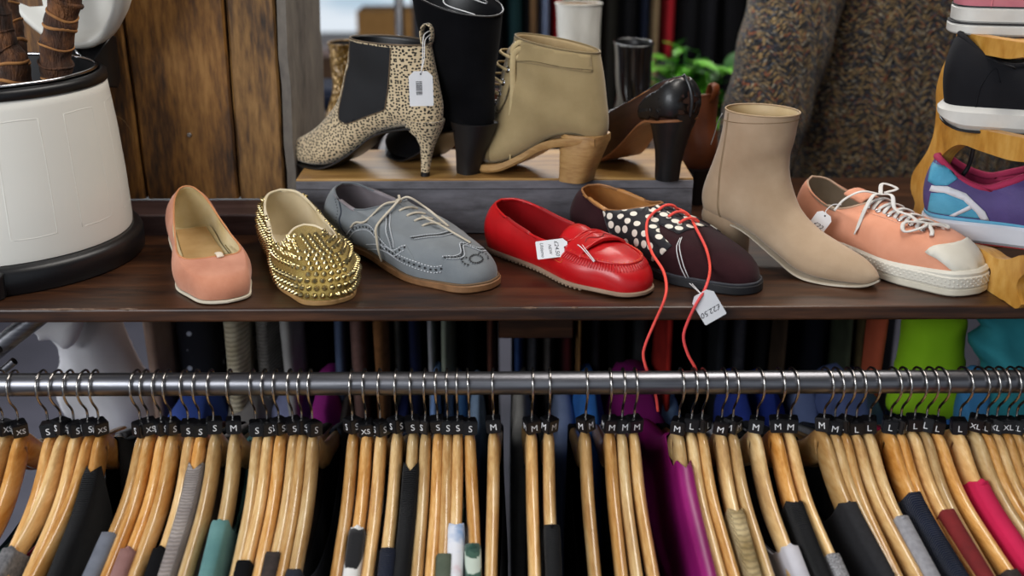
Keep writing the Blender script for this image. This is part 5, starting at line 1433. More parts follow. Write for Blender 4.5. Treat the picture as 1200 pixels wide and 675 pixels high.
def hanger_body():
    b = MB(); rings = []
    AL = .222; n = 88
    for i in range(n+1):
        a = -AL+2*AL*i/n; s = abs(a)/AL
        d = .002
        sl = (arm_z(a+d if a >= 0 else a-d)-arm_z(a))/d
        T = Vector((math.copysign(1, a) if a else 1, 0, sl if a else 0)).normalized() if abs(a) > .006 else Vector((1, 0, 0))
        h = kf([(0, .017), (.10, .018), (.25, .0165), (.6, .0125), (1, .0105)])(s)
        w = kf([(0, .0066), (.2, .0070), (.7, .0066), (1, .0060)])(s)
        Nn = Vector((-T.z*math.copysign(1, a or 1), 0, abs(T.x)))
        if Nn.z < 0: Nn = -Nn
        c = Vector((a, 0, NECK+arm_z(a)))-Nn*h
        if i in (0, n): h *= .55; w *= .55
        r = []
        for k in range(20):
            t = 2*PI*k/20; co_, si = math.cos(t), math.sin(t)
            r.append(c+Nn*(math.copysign(abs(si)**.8, si)*h)+Vector((0, 1, 0))*(math.copysign(abs(co_)**.8, co_)*w))
        rings.append(r)
    b.loft(rings, True, True, True); return b
HB = hanger_body()
me_parts = {}
def hanger_parts(root, letter):
    """hook, size cube with its letters, wooden body; local x runs along the arms, the camera side is +x"""
    if 'hook' not in me_parts:
        b = MB(); P = crv([(-.0175, 0, -.003), (-.0165, 0, .006), (-.011, 0, .0128), (0, 0, .0148), (.011, 0, .0118), (.0168, 0, .003), (.0165, 0, -.008), (.011, 0, -.018), (.004, 0, -.026), (.0, 0, -.033), (0, 0, -.044)], 44)
        b.tube(P, .0014, 8); b.ball((-.0175, 0, -.004), .0024, 8); me_parts['hook'] = b.build('hook', m_hookm).data
        bpy.data.objects.remove(bpy.data.objects['hook'])
        o = HB.build('hanger_arms', m_hw); me_parts['arms'] = o.data; bpy.data.objects.remove(o)
        bb = bmesh.new(); bmesh.ops.create_cube(bb, size=.0165); bmesh.ops.bevel(bb, geom=bb.edges[:], offset=.0011, segments=2, affect='EDGES')
        me = bpy.data.meshes.new('size_cube'); bb.to_mesh(me); bb.free(); me.materials.append(m_cube); me_parts['cube'] = me
    if letter not in me_parts:
        V, F = text_mesh(letter, .0090 if len(letter) > 1 else .0108, 0); b = MB()
        for k in range(4):
            c, s = math.cos(k*PI/2), math.sin(k*PI/2); n = Vector((c, s, 0)); u = Vector((-s, c, 0))
            b.add([n*.00835+u*p.x+Vector((0, 0, p.y-.0008)) for p in V], F)
        o = b.build('size_letters', m_let, smooth=False, fix=False); me_parts[letter] = o.data; bpy.data.objects.remove(o)
    def ob(n, me, par):
        o = bpy.data.objects.new(n, me); COL.objects.link(o); o.parent = par; return o
    ob('hook', me_parts['hook'], root); ob('hanger_arms', me_parts['arms'], root)
    c = ob('size_cube', me_parts['cube'], root); ob('size_letters', me_parts[letter], c); return c

def garment(root_name, label, cat, hx, yaw, a0, mat, thick=.0115, dip=.06, drop=.50, seed=0, mat2=None, collar=None, band=None, group=None, offy=0.0, grow=0.0, A=.236):
    """a top hung over the arms: the neck opening spans -a0..a0"""
    o = thing(root_name, label, cat, (hx, RY, RZR), 0, group); o.rotation_euler = (0, 0, -PI/2+yaw)
    rr = random.Random(seed); n = 150; rows = 22; b = MB(); g = []
    ph = [rr.uniform(0, 6) for _ in range(6)]
    for j in range(rows+1):
        row = []
        for i in range(n):
            t = 2*PI*i/n; c, s = math.cos(t), math.sin(t)
            ax = A*math.copysign(abs(c)**.75, c); sy = math.copysign(abs(s)**.35, s) if abs(s) > 1e-6 else 0
            inside = abs(ax) < a0
            if inside: ztop = NECK+arm_z(a0)-.002-dip*max(0, 1-(ax/a0)**2)**.8
            else: ztop = NECK+arm_z(ax)+.0036+grow
            T = thick
            if j == 0: y = (.0080 if inside else 0.0)*sy; z = ztop
            elif j == 1: y = (.0084 if inside else .0068)*sy*1.0; z = ztop-(.001 if inside else .0005)
            elif j == 2: y = (.0088 if inside else .0090)*sy; z = ztop-(.004 if inside else .0045)
            else:
                f = (j-2)/(rows-2); z = ztop-(.0045+(drop+ztop-NECK)*f**1.15)
                w = .0090+(T-.009)*min(1, f*2.2)
                w += .0018*math.sin(ax*44+ph[0]+f*3)*min(1, f*3)+.001*math.sin(ax*90+ph[1]-f*5)*min(1, f*3)
                y = w*sy+offy*min(1, f*3)+.002*math.sin(ax*16+ph[2]+f*2)*min(1, f*3)
            gx = ax*(1+.03*math.sin(j*.35+ph[3]))
            row.append(Vector((gx, y, z)))
        g.append(row)
    b.loft(g, True); b.build('cloth', mat, o)
    if collar:
        P = []; a1 = min(abs(A*math.copysign(abs(math.cos(2*PI*i/n))**.75, math.cos(2*PI*i/n))) for i in range(n) if abs(A*abs(math.cos(2*PI*i/n))**.75) >= a0)
        for i in range(n):
            t = 2*PI*i/n; c, s = math.cos(t), math.sin(t); ax = a1*c
            P.append(Vector((ax*1.004, .0078*math.copysign(abs(s)**.5, s), NECK+arm_z(a1)+.0022-.007*abs(s)**.5*(1 if abs(s) > 1e-6 else 0)-dip*max(0, 1-(ax/a1)**2)**.8)))
        b = MB(); b.tube(P, collar*.62, 8, True); b.build('neckband', mat2 or mat, o)
    return o
def cam_project(p):
    q = CR.transposed() @ (Vector(p)-CAM); return (600+FPX*q.x/-q.z, 337.5-FPX*q.y/-q.z)
# cube pixel x, size, cube turn in degrees, swing of the hanger in degrees
HL = [(-16, 'XS', 45, 6), (5, 'XS', 50, 8), (21, 'XS', 35, 5), (54, 'S', 10, 4), (72, 'S', 60, 9), (85, 'S', 42, 4), (104, 'S', 30, 8), (112, 'XS', 40, 4),
      (166, 'S', 50, 7), (175, 'XS', 30, 5), (186, 'S', 44, 5), (196, 'S', 40, 6), (219, 'S', 8, 5), (235, 'S', 15, 4), (251, 'S', 18, 3), (272, 'M', 12, 3),
      (299, 'S', 14, 3), (313, 'S', 30, 3), (326, 'S', 44, 3), (342, 'S', 20, 2), (354, 'S', 42, 2), (366, 'S', 40, 1), (414, 'S', 42, 1), (429, 'XS', 2, 1), (446, 'S', 44, 1),
      (465, 'S', 45, 0), (483, 'S', 6, 0), (499, 'S', 60, 0), (513, 'S', 5, 0), (526, 'S', 8, 0), (538, 'S', 5, -1), (545, 'S', 10, -2), (578, 'M', 0, 0),
      (624, 'M', 20, 0), (644, 'M', 44, 0), (687, 'M', 44, -1), (714, 'M', 12, -1), (730, 'M', 20, -1), (744, 'M', 18, -2), (797, 'M', -20, -4), (812, 'L', -10, -4), (823, 'L', -40, -3),
      (847, 'M', -16, -3), (858, 'M', -40, -3), (888, 'M', -14, -3), (912, 'M', -6, -3), (927, 'M', -8, -4), (966, 'M', -30, -5), (980, 'M', -8, -4), (990, 'L', -40, -3), (1002, 'L', -8, -4), (1019, 'L', -14, -3),
      (1043, 'L', -12, -6), (1057, 'L', -44, -4), (1075, 'L', -8, -5), (1084, 'L', -20, -4), (1099, 'L', -16, -5), (1126, 'L', -8, -6), (1146, 'XL', -24, -5), (1156, 'XL', -40, -5), (1169, 'XL', -26, -6), (1179, 'XL', -8, -4), (1188, 'XL', -18, -5), (1206, 'XL', -10, -5), (1222, 'XL', -10, -6)]
# garments by the index of their hanger: (pixel y where the cloth starts, material key, name, label, category, extra)
kn = knit
G_ = {
 'red': M('red_knit_cloth', '#a3213a', '#841a2e', .9, vs=40, bs=900), 'teal': kn('mint_knit', '#7fb3b0', '#6ba09f', 300, bands='X'), 'hgrey': M('heather_grey', '#7d7b7c', '#4f4e51', .95, vs=220, bs=800),
 'pink': kn('dusty_pink_knit', '#b98c86', '#a77972', 260, bands='X'), 'navy': kn('navy_ribbed', '#1c2338', '#141a2c', 120, bands='X', bstr=1), 'blk': m_dark, 'oat': kn('oatmeal_knit', '#a49a94', '#8b817d', 190, bands='Z', bstr=1),
 'brown': M('dark_brown_fleece', '#3a2f2c', '#241d1b', .95, vs=120), 'char': M('charcoal_jersey', '#1d1d21', '#141418', .9, vs=200), 'blkk': kn('black_rib_knit', '#0c0c0f', '#08080a', 150, bands='X'),
 'magenta': M('magenta_satin', '#97186f', '#7b105a', .42, vs=10), 'crochet': kn('cream_crochet', '#c8b48a', '#8d784f', 130, bands='Z', bstr=1), 'white': M('white_cotton', '#c8c6cc', '#b6b4bc', .8, vs=25), 'lgrey': M('light_grey_marl', '#9b9a9e', '#86858a', .95, vs=160, bs=700),
 'salt': M('salt_and_pepper_knit', '#a8a7a9', '#4b4a4d', .95, vs=500, bs=600), 'hot': M('hot_pink_fleece', '#d2154f', '#bb0f43', .85, vs=14), 'dgreen': M('muted_green_cloth', '#56604f', '#434c3f', .9), 'dblue': M('inky_blue_cloth', '#171c2b', '#10141f', .9), 'brick': M('brick_red_cloth', '#7e1c1e', '#641416', .9), 'sgrey': M('steel_grey_cloth', '#70747e', '#5c606a', .9)}
def stripes(name, cols, scale, axis='z', dist=2.0):
    t = NT(name); co = t.coord(); w_ = t.n.new('ShaderNodeTexWave'); w_.bands_direction = axis.upper(); w_.inputs['Scale'].default_value = scale; w_.inputs['Distortion'].default_value = dist; w_.inputs['Detail Scale'].default_value = 8
    t.link(co, w_.inputs['Vector']); k = len(cols); t.col(t.ramp(w_.outputs['Fac'], [(i/k, C(c)) for i, c in enumerate(cols)], True)); t.set(.9, 0, .2, .2); t.bump(t.noise(co, 900, 2), .4, .0008); return t.m
G_['bw'] = stripes('black_white_stripe_knit', ['#131316', '#d8d6d2'], 10, 'z', .35)
G_['gstripe'] = stripes('green_white_stripe_knit', ['#2c4a40', '#3c5a4c', '#b9c3b6'], 20, 'z', .8)
t = NT('tie_dye_cotton'); co = t.coord(); t.col(t.ramp(t.noise(co, 22, 3), [(.35, C('#6f93c0')), (.5, C('#d9dbe2')), (.62, C('#d8d8dc')), (.72, C('#c99aa2'))])); t.set(.85); G_['tie'] = t.m
GL = {1: (648, 'teal', 'mint green knit jumper near the left end of the front rail', 'jumper', {}), 2: (650, 'red', 'crimson knit top on the third hanger from the left', 'jumper', dict(collar=.004)),
 4: (640, 'hgrey', 'heather grey jumper between the crimson top and a black cardigan', 'jumper', dict(collar=.004)), 7: (520, 'blkk', 'black ribbed cardigan in the gap right of the first hanger cluster', 'cardigan', dict(dip=.10, thick=.016)),
 8: (625, 'sgrey', 'steel grey top just left of the dusty pink knit', 'top', {}), 10: (640, 'pink', 'dusty pink fine knit jumper', 'jumper', dict(collar=.0035)), 12: (642, 'blk', 'black top beside the dusty pink knit', 'top', dict(collar=.004)),
 13: (500, 'oat', 'oatmeal grey chunky knit jumper draped over its whole hanger', 'jumper', dict(dip=.03, grow=.002, thick=.012)), 15: (605, 'teal', 'mint blue ribbed jumper on the first M hanger', 'jumper', dict(collar=.004, thick=.018)),
 17: (655, 'blk', 'black vest under the gold spiked loafer', 'vest', {}), 19: (648, 'brown', 'dark brown fleecy top below the grey brogue heel', 'top', {}), 21: (668, 'dblue', 'inky blue top in the gap under the grey brogue', 'top', {}),
 23: (620, 'bw', 'black and white striped chunky knit', 'jumper', dict(collar=.005)), 25: (640, 'navy', 'navy top beside the striped knit', 'top', {}), 26: (520, 'blkk', 'black ribbed cardigan covering most of its hanger', 'cardigan', dict(dip=.05, thick=.013)),
 29: (645, 'dgreen', 'muted green top under the toe of the grey brogue', 'top', {}), 30: (612, 'tie', 'white tie-dye top with blue and pink blots', 'top', dict(collar=.003)), 31: (640, 'gstripe', 'green and white striped knit', 'jumper', dict(collar=.006)),
 32: (690, 'dblue', 'dark blue shirt on the lone M hanger', 'shirt', {}), 34: (612, 'blkk', 'black boucle top under the heel of the red loafer', 'top', dict(collar=.004)), 35: (690, 'blk', 'black dress under the strap of the red loafer', 'dress', {}), 38: (690, 'dblue', 'dark navy blouse under the toe of the red loafer', 'blouse', {}),
 39: (492, 'magenta', 'magenta satin blouse hanging by the coral lace', 'blouse', dict(dip=.02, thick=.015, grow=.003)), 41: (690, 'blk', 'black skirt top under the white price card', 'top', {}), 42: (592, 'crochet', 'cream crochet cardigan right of the white price card', 'cardigan', dict(dip=.05)), 44: (635, 'white', 'white top with an overlocked neck edge', 'top', dict(collar=.0035)),
 45: (582, 'blkk', 'black rib top next to the white top', 'top', dict(collar=.003)), 46: (652, 'salt', 'salt and pepper wool knit', 'jumper', dict(collar=.0045)), 47: (582, 'char', 'charcoal jersey top under the toe of the beige boot', 'top', dict(collar=.003)), 49: (690, 'blk', 'black top between charcoal jersey and grey marl', 'top', {}),
 51: (606, 'lgrey', 'light grey marl sweatshirt', 'sweatshirt', dict(collar=.004)), 52: (575, 'navy', 'navy ribbed cardigan with pointed collar', 'cardigan', dict(dip=.05, thick=.018)), 54: (600, 'brick', 'brick red top deep between the L hangers', 'top', dict(offy=.01)), 56: (668, 'brown', 'dark brown top beside the hot pink fleece', 'top', {}),
 57: (558, 'hot', 'hot pink fleece top with rolled collar', 'fleece', dict(collar=.007, dip=.03, thick=.026)), 60: (622, 'blk', 'black lace trimmed top near the right end of the rail', 'top', {}), 62: (690, 'blk', 'black dress at the right end of the front rail', 'dress', {}), 0: (690, 'dblue', 'dark blue top at the left end of the front rail', 'top', {}), 64: (560, 'blk', 'black coat at the far right end of the rail', 'coat', {})}
clusters = [(-50, 30, 'at the left end of the rail'), (30, 140, 'in the cluster under the pedal bin'), (140, 206, 'in the tight cluster under the peach flat'), (206, 285, 'in the row under the toe of the peach flat'), (285, 390, 'in the cluster under the gold spiked loafer'),
            (390, 455, 'under the heel of the grey brogue'), (455, 560, 'in the row under the grey brogue'), (560, 600, 'standing alone right of the grey brogue'), (600, 670, 'under the heel of the red loafer'), (670, 760, 'under the red loafer toe'), (760, 835, 'under the coral laces'),
            (835, 875, 'just right of the white price card'), (875, 945, 'under the beige ankle boot'), (945, 1030, 'under the toe of the beige boot'), (1030, 1110, 'under the peach sneaker'), (1110, 1240, 'at the right end of the rail')]
ords = ['first', 'second', 'third', 'fourth', 'fifth', 'sixth', 'seventh', 'eighth', 'ninth']
CZ = RZR-.0515
cnt = {}
HL = [list(h) for h in HL]
for _ in range(30):
    for a_, b_ in zip(HL, HL[1:]):
        g_ = b_[0]-a_[0]
        if g_ < 12.2: d_ = (12.2-g_)/2; a_[0] -= d_; b_[0] += d_
for h_ in HL:
    if h_[0] < 560: h_[3] -= 3*sm((560-h_[0])/300)
    if h_[0] > 760: h_[3] -= 4.5*sm((h_[0]-760)/250)
tot = {}
for px, *_ in HL:
    for c in clusters:
        if c[0] <= px < c[1]: tot[c[2]] = tot.get(c[2], 0)+1
for i, (px, size, turn, swing) in enumerate(HL):
    hx = W(px, 486, z=CZ+rnd.uniform(-.002, .002)).x*((RY-CAM.y)/(W(px, 486, z=CZ).y-CAM.y))
    ph = next(c[2] for c in clusters if c[0] <= px < c[1]); cnt[ph] = cnt.get(ph, 0)+1
    if tot[ph] == 1: lab = f'wooden hanger with black {size} size cube {ph}'
    elif cnt[ph] == tot[ph]: lab = f'{size} size hanger, rightmost {ph}'
    else: lab = f'{size} size hanger, {ords[cnt[ph]-1]} {ph}'
    h_ = thing('clothes_hanger', lab, 'hanger', (hx, RY, RZR), 0, 'wooden hangers on the front rail')
    yaw = math.radians(-swing*1.0+rnd.uniform(-1.2, 1.2)); h_.rotation_euler = (math.radians(rnd.uniform(-1, 1)), 0, -PI/2+yaw)
    dz = rnd.uniform(-.0028, .0022)
    cb = hanger_parts(h_, size); cb.location = (0, 0, -.0515+dz); cb.rotation_euler = (rnd.uniform(-.12, .12), rnd.uniform(-.12, .12), math.radians(turn)-yaw)
    if i in GL:
        py, key, lab, cat, ex = GL[i]
        # how far along the arm the cloth begins, so that its edge stands where the photo shows it
        best = .03
        for k in range(200):
            a = .02+k*.001
            q = Vector((hx+math.sin(yaw)*a*1.0, RY-a*math.cos(yaw), RZR+NECK+arm_z(a)))
            if cam_project(q)[1] < py: best = a
        garment({'jumper': 'jumper', 'cardigan': 'cardigan', 'top': 'knit_top', 'vest': 'vest', 'shirt': 'shirt', 'dress': 'dress', 'blouse': 'blouse', 'sweatshirt': 'sweatshirt', 'fleece': 'fleece_top', 'coat': 'coat'}[cat], lab, cat, hx, yaw, min(best, .2), G_[key], seed=i, group='clothes on the front rail hangers', **ex)
# ================================================================== clothes behind
def hung(label, cat, name, x, y, ztop, thick, depth, length, mat, seed=0, group=None, lean=0, shoulder=.07, yaw=0):
    """a garment hanging edge-on: a thin slab of cloth with rounded shoulders, folds and a free hem"""
    o = thing(name, label, cat, (x, y, ztop), yaw, group); rr = random.Random(seed); ph = [rr.uniform(0, 6) for _ in range(5)]
    b = MB(); g = []; n = 40
    for j in range(20):
        f = j/19; row = []
        d = depth/2*(.25+.75*min(1, (f*length/shoulder))**.5) if shoulder else depth/2
        t_ = thick/2*min(1, .45+f*6)
        for i in range(n):
            a = 2*PI*i/n; c, s = math.cos(a), math.sin(a)
            yy = d*math.copysign(abs(s)**.8, s); xx = t_*math.copysign(abs(c)**.6, c)
            xx += .10*thick*math.sin(yy*38+ph[0]+f*3)*min(1, f*4)+lean*f*length+.06*thick*math.sin(yy*90+ph[1])
            row.append(Vector((xx, yy+.01*math.sin(f*5+ph[2]), -f*length)))
        g.append(row)
    b.loft(g, True, True, True); b.build('cloth', mat, o); return o
F = lambda n, c, c2=None, **k: M(n, c, c2, k.pop('rough', .92), vs=k.pop('vs', 30), spec=.2, **k)
f_navydot = NT('navy_dotted_cloth'); co = f_navydot.coord((1, 1, 1)); v = f_navydot.n.new('ShaderNodeTexVoronoi'); v.inputs['Scale'].default_value = 40; v.inputs['Randomness'].default_value = .3; f_navydot.link(co, v.inputs['Vector'])
f_navydot.col(f_navydot.ramp(v.outputs['Distance'], [(0, C('#b9bfd0')), (.13, C('#b9bfd0')), (.17, C('#11131f')), (1, C('#11131f'))])); f_navydot.set(.9)
row = [ # px left, px right at the band y 400, y depth, material, label, category
 (158, 186, .34, F('rose_beige_cloth', '#a08678', '#8b7264'), 'rose beige sleeve at the left of the clothes behind the rail', 'jacket'), (182, 250, .40, f_navydot.m, 'navy cloth with small pale dots behind the rail', 'dress'), (250, 288, .33, knit('cream_cable_knit', '#d3c8b0', '#b3a78c', 45, bands='Z', bstr=1), 'cream cable knit behind the rail', 'jumper'),
 (291, 322, .37, knit('stone_grey_knit', '#8f8b86', '#77736f', 60, bands='Z', bstr=1), 'stone grey knit behind the rail', 'jumper'), (320, 346, .34, F('silver_grey_fleece', '#a5a3a2', '#8f8d8c'), 'silver grey fleece behind the rail', 'jumper'), (344, 388, .42, m_dark, 'black garment right of the silver fleece', 'top'),
 (387, 408, .36, F('denim_grey_blue', '#4d5a76', '#3c475f'), 'grey blue denim edge behind the rail', 'shirt'), (402, 430, .33, F('mauve_brown_knit', '#71554f', '#5b433e', vs=90), 'mauve brown knit behind the rail', 'jumper'), (430, 456, .34, F('caramel_brown_knit', '#7a5231', '#5f3e23', vs=90), 'caramel brown knit behind the rail', 'jumper'),
 (456, 472, .37, F('ash_grey_cloth', '#62615c', '#504f4b'), 'ash grey sleeve behind the rail', 'shirt'), (472, 494, .38, F('deep_navy_cloth', '#141a38', '#0f142b'), 'deep navy sleeve behind the rail', 'shirt'), (496, 510, .35, F('pearl_grey_cloth', '#9a9aa0', '#85858b'), 'pearl grey sleeve beside the navy one', 'shirt'), (514, 530, .35, F('sage_grey_cloth', '#7e8578', '#6b7266'), 'sage grey sleeve behind the rail', 'shirt'),
 (530, 568, .42, m_dark, 'black garment behind the middle of the rail', 'dress'), (569, 582, .36, F('chestnut_cloth', '#4f2d23', '#3c2119'), 'chestnut sleeve under the middle of the shelf', 'jacket'), (600, 616, .38, F('cobalt_cloth', '#2c4474', '#22365e'), 'cobalt blue sleeve under the red loafer heel', 'shirt'), (616, 634, .40, F('graphite_cloth', '#36363b', '#28282c', vs=80), 'graphite sleeve right of the cobalt one', 'jumper'), (634, 652, .40, F('taupe_cloth', '#46413f', '#35312f', vs=80), 'taupe grey sleeve under the red loafer', 'jumper'),
 (655, 674, .42, F('dark_wine_cloth', '#401014', '#300c0f'), 'dark wine sleeve under the red loafer', 'shirt'), (676, 684, .36, F('camel_trim', '#7d5a34', '#634727'), 'thin camel coloured edge under the red loafer', 'coat'), (686, 708, .40, F('coal_cloth', '#222227', '#17171b'), 'coal grey sleeve under the red loafer toe', 'jumper'), (708, 738, .42, m_dark, 'black sleeve under the red loafer toe', 'dress'), (738, 770, .42, F('smoke_cloth', '#2c2d30', '#1f2022'), 'smoke grey sleeve left of the scarlet one', 'jumper'),
 (776, 792, .35, F('scarlet_cloth', '#a3261f', '#841b16'), 'scarlet sleeve between the coral laces', 'jumper'), (795, 830, .42, m_dark, 'black sleeve right of the coral laces', 'coat'), (832, 856, .40, F('slate_black_cloth', '#202227', '#16181c'), 'slate black sleeve under the burgundy shoe', 'jumper'), (858, 884, .40, F('anthracite_cloth', '#33333a', '#24242a', vs=90), 'anthracite knit under the burgundy toe', 'jumper'), (886, 912, .42, m_dark, 'black sleeve under the beige boot', 'coat'),
 (912, 926, .38, F('umber_cloth', '#3a2c20', '#2b2017'), 'umber sleeve under the beige boot', 'coat'), (928, 985, .42, F('ink_navy_cloth', '#12141f', '#0c0e17'), 'ink navy coat under the beige boot toe', 'coat'), (988, 1004, .38, F('olive_cloth', '#3a4030', '#2c3124'), 'olive green sleeve left of the rust one', 'jacket'), (1004, 1020, .37, F('dark_olive_brown', '#4c4128', '#3a311d'), 'olive brown sleeve beside the rust one', 'jacket'),
 (1020, 1050, .34, F('coral_rust_cloth', '#b4583c', '#9a4630', vs=12), 'coral rust sleeve left of the lime cloth', 'shirt')]
for i, (a, c_, y, mt, lab, cat) in enumerate(row):
    p = W(a, 402, y=y-.12); q = W(c_, 402, y=y-.12); zt = .02-.038-.02
    hung(lab, cat, {'shirt': 'shirt', 'jumper': 'jumper', 'dress': 'dress', 'coat': 'coat', 'top': 'top', 'jacket': 'jacket'}[cat], (p.x+q.x)/2, y+.11, -.05, abs(q.x-p.x)*.93, .46, .75, mt, i+40, 'clothes hanging under the shelf behind the front rail', shoulder=.05)
# shoulders of folded-over clothes low behind the rail
low = [(172, 240, 478, '#39519c', 'cobalt shoulder', 'cobalt blue shirt shoulder just under the rail near the left'), (240, 300, 480, '#8c8784', 'grey shoulder', 'pale grey knit shoulder low behind the rail'), (300, 352, 474, '#8a8fb4', 'lilac shoulder', 'lilac blue shirt shoulder low behind the rail'), (348, 384, 470, '#9c2a86', 'magenta shoulder', 'magenta pink shoulder peeping behind the S hangers'),
       (384, 404, 478, '#5c5654', 'grey brown shoulder', 'grey brown shoulder beside the magenta one'), (456, 478, 474, '#1c2450', 'navy shoulder', 'navy shoulder low behind the rail'), (498, 512, 462, '#7c9cd0', 'pale blue', 'pale blue shirt shoulder below the brogue'), (512, 530, 474, '#7f94b4', 'dusty blue', 'dusty blue shoulder beside the pale blue one'), (528, 546, 464, '#5f8fc4', 'azure', 'azure shirt shoulder low behind the rail'), (546, 566, 476, '#8ea6c2', 'washed blue', 'washed blue denim shoulder low behind the rail'),
       (600, 622, 466, '#a09c96', 'pale grey', 'pale grey shirt left of the M hangers'), (648, 680, 474, '#8d9cc0', 'lavender', 'lavender blue shoulder right of the first M hangers'), (680, 712, 468, '#3a78c8', 'bright blue', 'bright blue shirt shoulder behind the M hangers'), (716, 790, 462, '#7d1766', 'plum', 'plum satin blouse behind the coral lace'), (770, 808, 470, '#8fb0d8', 'sky blue', 'sky blue shirt shoulder behind the L cube'),
       (866, 900, 474, '#2c3f94', 'royal blue', 'royal blue shoulder right of the price card'), (896, 940, 476, '#3146a8', 'ultramarine', 'ultramarine patterned shoulder under the beige boot'), (940, 990, 472, '#7686b4', 'periwinkle', 'periwinkle shoulder behind the L hangers'), (990, 1060, 470, '#5d6c9c', 'slate blue', 'slate blue shoulder left of the lime cloth'), (1106, 1150, 466, '#3c72c0', 'blue', 'blue scarf end beside the turquoise cloth')]
for i, (a, c_, py, colr, mn, lab) in enumerate(low):
    y = .12+.03*(i % 3); p = W(a, py, y=y); q = W(c_, py, y=y)
    w_ = abs(q.x-p.x)
    hung(lab, 'shirt', 'shirt', (p.x+q.x)/2, y+.13, p.z-.016, w_*1.05, .26, .50, F(mn.replace(' ', '_')+'_cotton', colr), i+80, 'shirts hanging low behind the front rail', shoulder=.10)
# plank seen below the shelf
bx_ = thing('wooden_box', 'brown wooden box end under the shelf above the cobalt sleeve', 'box', W(628, 386, y=.24))
slab('box_front', -.052, .052, -.004, .0, -.012, .03, m_shelf, bx_); slab('box_body', -.05, .05, .0005, .06, -.011, .03, m_shelf, bx_)

# puffed cloth traced in its own upright plane
def puff(label, cat, name, pix, y, depth, mat, folds=8, famp=.2, seed=0, dirx=1.0, group=None):
    rr = random.Random(seed); P = crv([W(px, py, y=y) for px, py in pix], 90, closed=True)[:-1]
    c = sum(P, Vector())/len(P); o = thing(name, label, cat, c, 0, group)
    v2 = [Vector((p.x-c.x, p.z-c.z)) for p in P]; n_ = len(v2); xs = [p.x for p in v2]; ys = [p.y for p in v2]; st = max(max(xs)-min(xs), max(ys)-min(ys))/36
    pts = list(v2)
    def ins(q):
        k = False
        for i in range(n_):
            a, b_ = v2[i], v2[(i+1) % n_]
            if (a.y > q.y) != (b_.y > q.y) and q.x < (b_.x-a.x)*(q.y-a.y)/(b_.y-a.y)+a.x: k = not k
        return k
    x = min(xs)
    while x < max(xs):
        yy = min(ys)
        while yy < max(ys):
            q = Vector((x, yy))
            if ins(q) and min((q-p).length for p in v2) > st*.6: pts.append(q)
            yy += st
        x += st
    vs, es, fs, _, _, _ = delaunay_2d_cdt(pts, [(i, (i+1) % n_) for i in range(n_)], [], 0, 1e-7)
    fs = [f for f in fs if ins(sum((vs[i] for i in f), Vector((0, 0)))/len(f))]
    R_ = max(max(xs)-min(xs), .01)*.28; ph = rr.uniform(0, 6)
    b = MB(); fr = []; bk = []
    for q in vs:
        d = min((q-p).length for p in v2); k = math.sqrt(max(0, 1-(1-min(1, d/R_))**2))
        f = depth*k*(1+famp*math.sin((q.x*dirx+q.y*(1-dirx))*folds/.1+ph+math.sin(q.y*30)*.8))
        fr.append((q.x, -f, q.y)); bk.append((q.x, f*.8, q.y))
    m_ = len(vs); b.add(fr+bk, [tuple(f) for f in fs]+[tuple(i+m_ for i in f)[::-1] for f in fs])
    # shared outline vertices are merged by distance
    b.build('cloth', mat, o); return o
wc = F('white_cheesecloth', '#d4d2d4', '#c4c2c6', vs=10)
puff('white gathered blouse seen under the shelf behind the left end of the rail', 'blouse', 'blouse', [(66, 366), (120, 362), (140, 376), (152, 402), (166, 430), (185, 462), (180, 500), (120, 500), (84, 486), (70, 460), (68, 436), (72, 412), (66, 398), (58, 390)], .30, .05, wc, 5, .22, 1)
puff('white knotted sleeve tie of the gathered blouse', 'sash', 'sash', [(34, 382), (46, 374), (70, 366), (98, 366), (92, 396), (78, 408), (62, 398), (48, 398), (44, 390)], .22, .022, wc, 8, .2, 2)
puff('lime green cloth hanging under the right end of the shelf', 'scarf', 'scarf', [(1064, 366), (1128, 366), (1130, 400), (1131, 440), (1134, 480), (1090, 490), (1040, 480), (1046, 440), (1054, 400)], .22, .03, F('lime_cloth', '#9fd52a', '#8bc41c', vs=8), 4, .15, 3)
puff('turquoise scarf knotted under the right end of the shelf', 'scarf', 'scarf', [(1146, 366), (1215, 360), (1225, 420), (1220, 490), (1180, 500), (1140, 490), (1132, 460), (1150, 430), (1140, 410), (1136, 396), (1150, 384)], .16, .035, F('turquoise_cloth', '#3f9aa4', '#2b7f8a', vs=12), 9, .35, 4, .5)
puff('sea blue scarf end beside the turquoise scarf', 'scarf', 'scarf', [(1128, 440), (1150, 432), (1160, 470), (1150, 500), (1120, 500)], .14, .02, F('sea_blue_cloth', '#4a8cc0', '#3a78a8', vs=12), 9, .35, 5, .5)

# ------------------------------------------------------------------ tweed coat on a stand
t = NT('herringbone_tweed'); tc = t.n.new('ShaderNodeTexCoord'); sx = t.n.new('ShaderNodeSeparateXYZ'); t.link(tc.outputs['Object'], sx.inputs[0])
zig = t.math('MULTIPLY', t.math('PINGPONG', t.math('ADD', sx.outputs[0], t.math('MULTIPLY', sx.outputs[1], .6)), .016), .9)
zz = t.math('ADD', sx.outputs[2], zig)
cb = t.n.new('ShaderNodeCombineXYZ'); t.link(t.math('MULTIPLY', sx.outputs[0], 120), cb.inputs[0]); t.link(t.math('MULTIPLY', sx.outputs[1], 90), cb.inputs[1]); t.link(t.math('MULTIPLY', zz, 330), cb.inputs[2])
v = t.n.new('ShaderNodeTexVoronoi'); v.inputs['Scale'].default_value = 1.6; t.link(cb.outputs[0], v.inputs['Vector'])
sc_ = t.n.new('ShaderNodeSeparateColor'); t.link(v.outputs['Color'], sc_.inputs[0])
